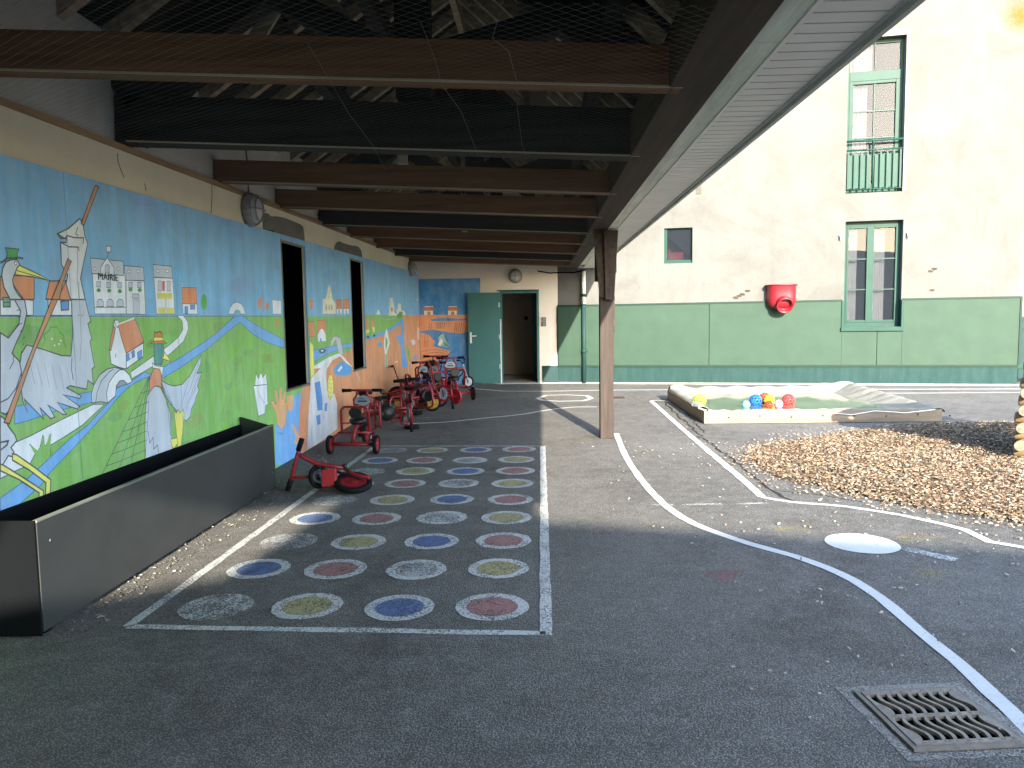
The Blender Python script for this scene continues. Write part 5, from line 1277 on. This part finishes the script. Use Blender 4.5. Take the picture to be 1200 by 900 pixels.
for x in [X0+.33+i*.42 for i in range(8)]:
    m=MB(); m.lathe([(.001,0),(.013,0),(.012,.004),(.001,.006)],(x,Ya_-.001,.095+.01*math.sin(x*9)),(0,-1,0),10); spb(m,'bolt_head',simple('bolt_dark',(.05,.045,.04,1),.6,bump=0))
def tarp():
    t=NT('cream_sheet'); v=t.coord(); n=t.noise(4,7,.7,v,.4); t.base(t.mix(t.ramp(n,.3,.75),(.20,.19,.155,1),(.26,.245,.205,1))); t.rough(.55); t.bump(t.noise(9,5,.6,v,.8),.5,.03); return t.mat
M_TARP=tarp()
# liner: cross sections round left, back and right sides
from mathutils import noise as mn
def side(pts,norm,top,outd,ind,name='liner',outz=.12):
    # pts along the rim, norm = outward direction
    m=MB(); n=len(pts); R=[]
    for i,(p,tp) in enumerate(zip(pts,top)):
        p=Vector(p); f=mn.noise(p*3.1)*.03; f2=mn.noise(p*9+Vector((3,1,2)))*.014
        R.append([p+norm*(outd+f*.6+f2)+Vector((0,0,outz+f)), p+norm*(outd*.8+f2)+Vector((0,0,HB-.01+f2)), p+norm*.02+Vector((0,0,tp+f*.5+f2)), p-norm*(.07+f)+Vector((0,0,tp+.008+f2)), p-norm*(.16+f)+Vector((0,0,tp-.04+f*.8)), p-norm*(ind*.6)+Vector((0,0,.125+f*.8)), p-norm*ind+Vector((0,0,.075+f*.4))])
    k=len(R[0]); vs=[v for r in R for v in r]; m.add(vs,[(i*k+j,i*k+j+1,(i+1)*k+j+1,(i+1)*k+j) for i in range(n-1) for j in range(k-1)],None,True)
    o=spb(m,name,M_TARP,fix=False); s=o.modifiers.new('s','SUBSURF'); s.levels=1; s.render_levels=1; so=o.modifiers.new('t','SOLIDIFY'); so.thickness=.004; return o
nn_=60
P=[(X0+.02+(X1-X0-.04)*i/nn_,Yb_-.03,0) for i in range(nn_+1)]
side(P,Vector((0,1,0)),[HB+.03+.035*abs(math.sin(i*.35))+(.07*math.exp(-((i-56)/7)**2))+(.05 if i<5 else 0) for i in range(nn_+1)],.09,.42,outz=.03)
P=[(X1-.03,Ya_+.0+(Yb_-Ya_)*i/nn_,0) for i in range(nn_+1)]
side(P,Vector((1,0,0)),[HB+.012+.085*(i/nn_)**1.6+.02*abs(math.sin(i*.5)) for i in range(nn_+1)],.07,.62,outz=.12)
P=[(X0+.03,Ya_+.5+(Yb_-Ya_-.5)*i/nn_,0) for i in range(nn_+1)]
side(P,Vector((-1,0,0)),[HB+.008+.03*(i/nn_) for i in range(nn_+1)],.03,.22,outz=.165)
P=[(X0+.06+(X1-X0-.10)*i/nn_,Ya_+.045,0) for i in range(nn_+1)]
side(P,Vector((0,-1,0)),[HB+.004+.004*math.sin(i*1.7) for i in range(nn_+1)],-.02,.2,outz=.16)
# loose ties on the front and left rim
for pts in (((X0-.0,Ya_+.9,.18),(X0-.02,Ya_+.7,.165),(X0+.03,Ya_+.5,.185),(X0-.01,Ya_+.3,.17),(X0+.05,Ya_+.12,.18)),((X1-1.6,Ya_-.008,.15),(X1-1.2,Ya_-.01,.11),(X1-.9,Ya_-.008,.16),(X1-.5,Ya_-.012,.13),(X1-.1,Ya_-.008,.17))):
    m=MB(); m.tube(pts,.006,6); spb(m,'tie_cord',M_CURT)
# water
def water():
    t=NT('basin_water'); v=t.coord(); t.b.inputs['Base Color'].default_value=(.075,.10,.065,1); t.rough(.04); t.b.inputs['IOR'].default_value=1.33
    t.base(t.mix(t.ramp(t.noise(1.4,4,.6,v),.4,.65),(.10,.125,.085,1),(.17,.19,.125,1))); t.bump(t.noise(7,3,.5,t.coord('Object',(1,2.5,1))),.10,.006); return t.mat
m=MB(); m.box((X0+.056,Ya_+.057,.02),(X1-.056,Yb_-.057,.128)); wt=spb(m,'water',water())
def holey_ball(c,r,mat,label,cat='ball',lv=2):
    bm=bmesh.new(); bmesh.ops.create_icosphere(bm,subdivisions=lv,radius=r)
    # dual mesh: one cell per vertex
    vs=[f.calc_center_median().normalized()*r for f in bm.faces]; idx={f:i for i,f in enumerate(bm.faces)}; cells=[]
    for v in bm.verts:
        fl=list(v.link_faces); n=v.co.normalized(); u=n.orthogonal().normalized(); w=n.cross(u)
        fl.sort(key=lambda f: math.atan2((f.calc_center_median()-v.co).dot(w),(f.calc_center_median()-v.co).dot(u))); cells.append([idx[f] for f in fl])
    bm.free()
    V=[]; Fc=[]; V+=vs
    for c_ in cells:
        cen=sum((vs[i] for i in c_),Vector())/len(c_); b=len(V)
        K=len(c_); 
        for i in c_: V.append((cen+(vs[i]-cen)*.58).normalized()*r)
        for k in range(K): Fc.append((c_[k],c_[(k+1)%K],b+(k+1)%K,b+k))
    m=MB(); m.add(V,Fc,None,True); o=m.build('holey_ball',mat,None); o.location=c
    so=o.modifiers.new('s','SOLIDIFY'); so.thickness=r*.16; so.offset=-1
    ss=o.modifiers.new('ss','SUBSURF'); ss.levels=1; ss.render_levels=1
    tag(o,label,'ball','plastic balls with holes floating in the basin'); return o
def ballm(n,c): return simple(n,c,.35,.08,5,bump=0)
zb0=.128
for px,py,rp,Y,col,lab,nm in ((820,469.5,8.2,11.6,(.36,.66,.06,1),'lime green holed ball floating alone near the left side of the basin','g'),
    (885.5,469.5,8.2,11.35,(.02,.12,.55,1),'blue holed ball at the left of the cluster in the basin','b'),(874.5,474.0,5.0,11.15,(.18,.50,.62,1),'small pale blue ball beside the blue holed ball','c'),
    (896.5,467,7.5,12.1,(.60,.07,.03,1),'orange red ball half hidden behind the yellow one','o'),(901.5,469,7.0,11.6,(.75,.50,.03,1),'yellow holed ball in the middle of the cluster','y'),
    (901,474.5,5.6,11.05,(.72,.05,.02,1),'small bright red ball in front of the yellow one','r2'),(912.5,473.5,5.6,11.2,(.42,.27,.55,1),'small lilac ball between the yellow and the red holed balls','p'),(924,469,8.2,11.5,(.60,.05,.05,1),'red holed ball at the right end of the cluster','r')):
    r=rp*.92*Y/F; p=ony(px,py,Y); z=zb0+r*.72
    # keep its image place: slide along the sight line until it floats
    d=ray(px,py); t=(z-HC)/d.z; p=EYE+d*t
    p.y=min(max(p.y,Ya_+.3),Yb_-.3)
    holey_ball(p,r,ballm('ball_'+nm,col),lab)
# ---------------------------------------------------------------- log play cabin
lr=empty('log_cabin',(4.42,7.36,0),math.radians(-42),'stacked round timber play cabin with cut log ends beside the bark chips','play cabin')
M_=MB(); n_l=15; dz=.083; rad=.052
for k in range(n_l):
    z=.052+k*dz; off=.02+.20*max(0,z-.42)*.55+random.uniform(-.008,.008)
    x=4.42+off
    m=MB()
    if k%2==0:
        y0=7.36+random.uniform(-.02,.02)
        for xx in (x+.06,x+1.15): m=MB(); rr_=rad*random.uniform(.95,1.1); m.tube([(xx,y0,z),(xx,y0+1.45,z)],rr_,14,W_LOGY,cap=False); m.lathe([(rr_,0),(rr_*.9,-.012),(.001,-.014)],(xx,y0,z),(0,1,0),14,W_LOGEND,smooth=False); m.lathe([(rr_,0),(.001,.01)],(xx,y0+1.45,z),(0,1,0),14,W_LOGEND,smooth=False); m.v=[(a-4.42,b-7.36,c) for a,b,c in m.v]; m.build('log',None,lr)
    else:
        for yy in (7.52,8.65): m=MB(); rr_=rad*random.uniform(.95,1.1); m.tube([(x-.01,yy,z),(x+1.35,yy,z)],rr_,14,W_LOG,cap=False); m.lathe([(rr_,0),(rr_*.9,-.012),(.001,-.014)],(x-.01,yy,z),(1,0,0),14,W_LOGEND,smooth=False); m.v=[(a-4.42,b-7.36,c) for a,b,c in m.v]; m.build('log',None,lr)
def lbx(lo,hi,name,mat):
    m=MB(); m.box(lo,hi); m.v=[(a-4.42,b-7.36,c) for a,b,c in m.v]; return m.build(name,mat,lr)
lbx((4.54,7.56,.02),(5.60,7.60,1.15),'shade_lining',W_LOG); lbx((4.66,7.62,.02),(4.70,8.62,1.15),'shade_lining',W_LOGY); lbx((4.62,7.45,1.262),(5.85,8.75,1.30),'shade_lid',W_LOG)  # boards added inside so the cabin casts a solid shadow
# ---------------------------------------------------------------- bark chips
poly_=[(2.02,7.75),(2.12,8.15),(2.5,8.75),(3.3,9.28),(4.0,9.8),(4.76,10.2),(6.4,10.35),(9.5,10.2),(9.5,3.0),(5.6,3.9),(4.3,4.75),(3.38,5.32),(3.0,5.64),(2.68,5.98),(2.34,6.5),(2.08,7.0)]
def inside(x,y):
    c=False; n=len(poly_)
    for i in range(n):
        a,b=poly_[i],poly_[i-1]
        if (a[1]>y)!=(b[1]>y) and x<(b[0]-a[0])*(y-a[1])/(b[1]-a[1])+a[0]: c=not c
    return c
def edged(x,y):
    best=9; n=len(poly_)
    for i in range(n):
        a=Vector(poly_[i]); b=Vector(poly_[i-1]); p=Vector((x,y)); t=max(0,min(1,(p-a).dot(b-a)/(b-a).length_squared)); best=min(best,(a+(b-a)*t-p).length)
    return best
def hh(x,y):
    if not inside(x,y): return 0
    e=edged(x,y); return .075*min(1,e/.9)**.8+.018*mn.noise(Vector((x*2.2,y*2.2,0)))*min(1,e/.4)
mb=MB(); st=.12; gx=int(7.4/st); gy=int(8.2/st); H={}
for i in range(gx+1):
    for j in range(gy+1):
        x,y=1.9+i*st,2.4+j*st; 
        H[i,j]=(x,y,.004+hh(x,y)-(0 if inside(x,y) else .05)+(-.006 if edged(x,y)<.10 else 0))
vs=[H[i,j] for i in range(gx+1) for j in range(gy+1)]; k=gy+1
fs=[(i*k+j,(i+1)*k+j,(i+1)*k+j+1,i*k+j+1) for i in range(gx) for j in range(gy) if all(inside(*H[a][:2]) for a in ((i,j),(i+1,j),(i,j+1),(i+1,j+1)))]
mb.add(vs,fs,None,True)
def chipmat():
    t=NT('bark_bed'); v=t.coord(); vo=t.n('ShaderNodeTexVoronoi'); vo.inputs['Scale'].default_value=38; t.l(t.coord('Object',(1,.6,1)),0,vo,'Vector')
    r=t.ramp(vo,.2,.9,(.10,.062,.035,1),(.34,.24,.15,1),out='Color'); t.b.inputs['Specular IOR Level'].default_value=.1; t.base(r); t.rough(.9); t.bump(vo,.9,.02,out='Distance'); return t.mat
tag(mb.build('bark_bed',chipmat(),None,fix=False),'bed of bark mulch spread beside the sandpit','mulch',kind='stuff')
def chips(name,N,sampler,lmin,lmax,label,pal,hz=hh):
    m=MB(); c=0; ct=0
    while c<N and ct<N*20:
        ct+=1; s=sampler()
        if s is None: continue
        x,y=s; L=random.uniform(lmin,lmax); W=L*random.uniform(.28,.6); th=random.uniform(.003,.007); a=random.uniform(0,6.28); tx,ty=random.gauss(0,.32),random.gauss(0,.32)
        z=.004+hz(x,y)+random.random()**2*.02*(1 if hz(x,y)>.02 else .1)+.006
        ca,sa=math.cos(a),math.sin(a); P=[]
        sh=random.uniform(.5,1)
        for (u,v,w) in ((-L/2,-W/2*sh,0),(L/2,-W/2,0),(L/2*sh,W/2,0),(-L/2,W/2*random.uniform(.5,1),0)):
            P.append((x+u*ca-v*sa,y+u*sa+v*ca,z+u*tx*.6+v*ty*.6))
        Q=[(p[0],p[1],p[2]+th) for p in P]
        b=random.choice((.45,.62,.76,.84,.9,.95) if name=='bark_chips' else (.85,.95,1.0))*random.uniform(.88,1.0); base=random.choice(pal); col=tuple(min(1,q*b) for q in base)
        m.add(P+Q,[(4,5,6,7),(0,1,5,4),(1,2,6,5),(2,3,7,6),(3,0,4,7)],None,False,col); c+=1
    t=NT(name+'_wood'); ca_=t.n('ShaderNodeVertexColor',layer_name='Col'); t.l(ca_,0,t.b,'Base Color'); t.rough(.85); t.b.inputs['Specular IOR Level'].default_value=.15
    return tag(m.build(name,t.mat,None,fix=False),label,None,kind='stuff')
PAL=[(.72,.63,.53),(.66,.56,.46),(.76,.69,.60),(.58,.48,.39),(.50,.41,.33),(.70,.58,.46),(.78,.73,.65)]
def s1():
    # denser where nearer
    x=random.uniform(1.95,8.2); y=random.uniform(3.4,10.35)
    if x>1.5+y*.72: return None
    if not inside(x,y): return None
    e=edged(x,y)
    if e<.12 and random.random()>.75: return None
    
    return x,y
chips('bark_chips',42000,s1,.011,.033,'pale bark chips heaped in the play area',PAL)
def s2_():
    x=random.uniform(1.0,7); y=random.uniform(2.4,11)
    if inside(x,y): return None
    e=edged(x,y)
    if random.random()>math.exp(-e/.13)+.004: return None
    if x>X0-.02 and y>Ya_-.02: return None
    return x,y
chips('strewn_chips',1500,s2_,.009,.028,'bark chips strewn over the asphalt round the mulch bed',PAL,hz=lambda x,y:0)
def s3():
    x=random.uniform(.2,3.4); y=random.uniform(1.6,9)
    if inside(x,y): return None
    if random.random()>(.25+.75*min(1,max(0,(x-.2)/2)))*(.5 if y>5.4 else 1): return None
    return x,y
chips('leaf_litter',380,s3,.008,.024,'small dry leaf and bark bits scattered on the asphalt',[(.66,.66,.63),(.60,.58,.53),(.54,.50,.44),(.70,.70,.67)],hz=lambda x,y:0)
def s4():
    x=random.gauss(-2.30,.09); y=random.uniform(3.5,8.5)
    if x<-2.68: return None
    return x,y
chips('wall_foot_litter',420,s4,.006,.022,'fine crumbs and leaf bits gathered along the foot of the trough and wall',[(.45,.43,.38),(.36,.33,.28),(.60,.58,.52)],hz=lambda x,y:0)
# ---------------------------------------------------------------- buildings behind the viewer that shade the yard
SD=Vector((-.184,.98,-.35)).normalized(); kx,kz=.184/.98,.35/.98
YRB=-8.0
def back(x,y): s=y-YRB; return (x+kx*s,YRB,s*kz)
rb=empty('shade_building',(0,YRB,0),0,'unseen building behind the viewer, its tall slotted wall shaped to shade the yard','building')
hl=[back(*p) for p in ((-2.85,3.75),(-1.86,4.35),(-1.66,6.2),(-2.85,5.75))]  # slot cut to drop a strip of sun beside the trough
xs_=[p[0] for p in hl]
def rbuild(m,name,mat): m.v=[(x,y-YRB,z) for x,y,z in m.v]; return m.build(name,mat,rb)
m=MB(); xl,xr,zt=-9.0,2.55,13.0
out=[(xl,YRB,0),(xr,YRB,0),(xr,YRB,zt),(xl,YRB,zt)]
# order: hole corners matched to outer corners (bl, br, tr, tl)
hb=[hl[0],hl[1],hl[2],hl[3]]
vs=out+hb; vs2=[(x,y-.12,z) for x,y,z in vs]
m.add(vs+vs2,[(0,1,5,4),(1,2,6,5),(2,3,7,6),(3,0,4,7),(8,12,13,9),(9,13,14,10),(10,14,15,11),(11,15,12,8),(4,5,13,12),(5,6,14,13),(6,7,15,14),(7,4,12,15),(0,8,9,1),(1,9,10,2),(2,10,11,3),(3,11,8,0)])
rbuild(m,'shade_wall',M_UPPER)  # unseen tall wall, added and shaped to shade the shelter side
z1_=(5.43-YRB)*kz; z2_=(4.85-YRB)*kz
xq=0.39+kx*(5.43-YRB); xr2=2.8+kx*(4.89-YRB); sl_=(z2_-z1_)/(xr2-xq)
m=MB(); m.prism([(xr+.001,YRB,0),(11,YRB,0),(11,YRB,z1_+sl_*(11-xq)),(xr+.001,YRB,z1_+sl_*(xr-xq))],(0,-6,0)); rbuild(m,'low_wing',M_ENDWALL)
# ---------------------------------------------------------------- light
w=bpy.data.worlds.new('World'); S.world=w; w.use_nodes=True; nt_=w.node_tree; nt_.nodes.clear()
so=nt_.nodes.new('ShaderNodeOutputWorld'); bg=nt_.nodes.new('ShaderNodeBackground'); sk=nt_.nodes.new('ShaderNodeTexSky'); sk.sky_type='NISHITA'; sk.sun_disc=False
el=math.asin(-SD.z); sk.sun_elevation=el; sk.sun_rotation=math.atan2(-SD.x,-SD.y); sk.air_density=1.0; sk.dust_density=1.0; sk.ozone_density=1.4
nt_.links.new(sk.outputs[0],bg.inputs[0]); nt_.links.new(bg.outputs[0],so.inputs[0]); bg.inputs[1].default_value=.15
sl=bpy.data.lights.new('sun','SUN'); sl.energy=2.4; sl.angle=math.radians(.55); sl.color=(1,.925,.79)
so_=bpy.data.objects.new('sun',sl); COL.objects.link(so_); so_.rotation_mode='QUATERNION'; so_.rotation_quaternion=Vector((0,0,-1)).rotation_difference(SD); so_.location=(3,-8,8)
cam=bpy.data.cameras.new('camera'); co=bpy.data.objects.new('camera',cam); COL.objects.link(co); cam.sensor_width=36; cam.lens=F/1200*36; cam.clip_end=1500; cam.clip_start=.05
r_=ray(CX+1,CY)-ray(CX,CY); u_=ray(CX,CY-1)-ray(CX,CY); b_=-ray(CX,CY).normalized(); r_.normalize(); u_.normalize()
co.matrix_world=Matrix(((r_.x,u_.x,b_.x,0),(r_.y,u_.y,b_.y,0),(r_.z,u_.z,b_.z,HC),(0,0,0,1)))
S.camera=co; S.render.engine='CYCLES'; S.render.resolution_x=1024; S.render.resolution_y=768
S.view_settings.view_transform='Standard'; S.view_settings.look='None'; S.view_settings.exposure=3.05; S.view_settings.gamma=1
S.cycles.max_bounces=10; S.cycles.diffuse_bounces=6; S.cycles.transparent_max_bounces=24
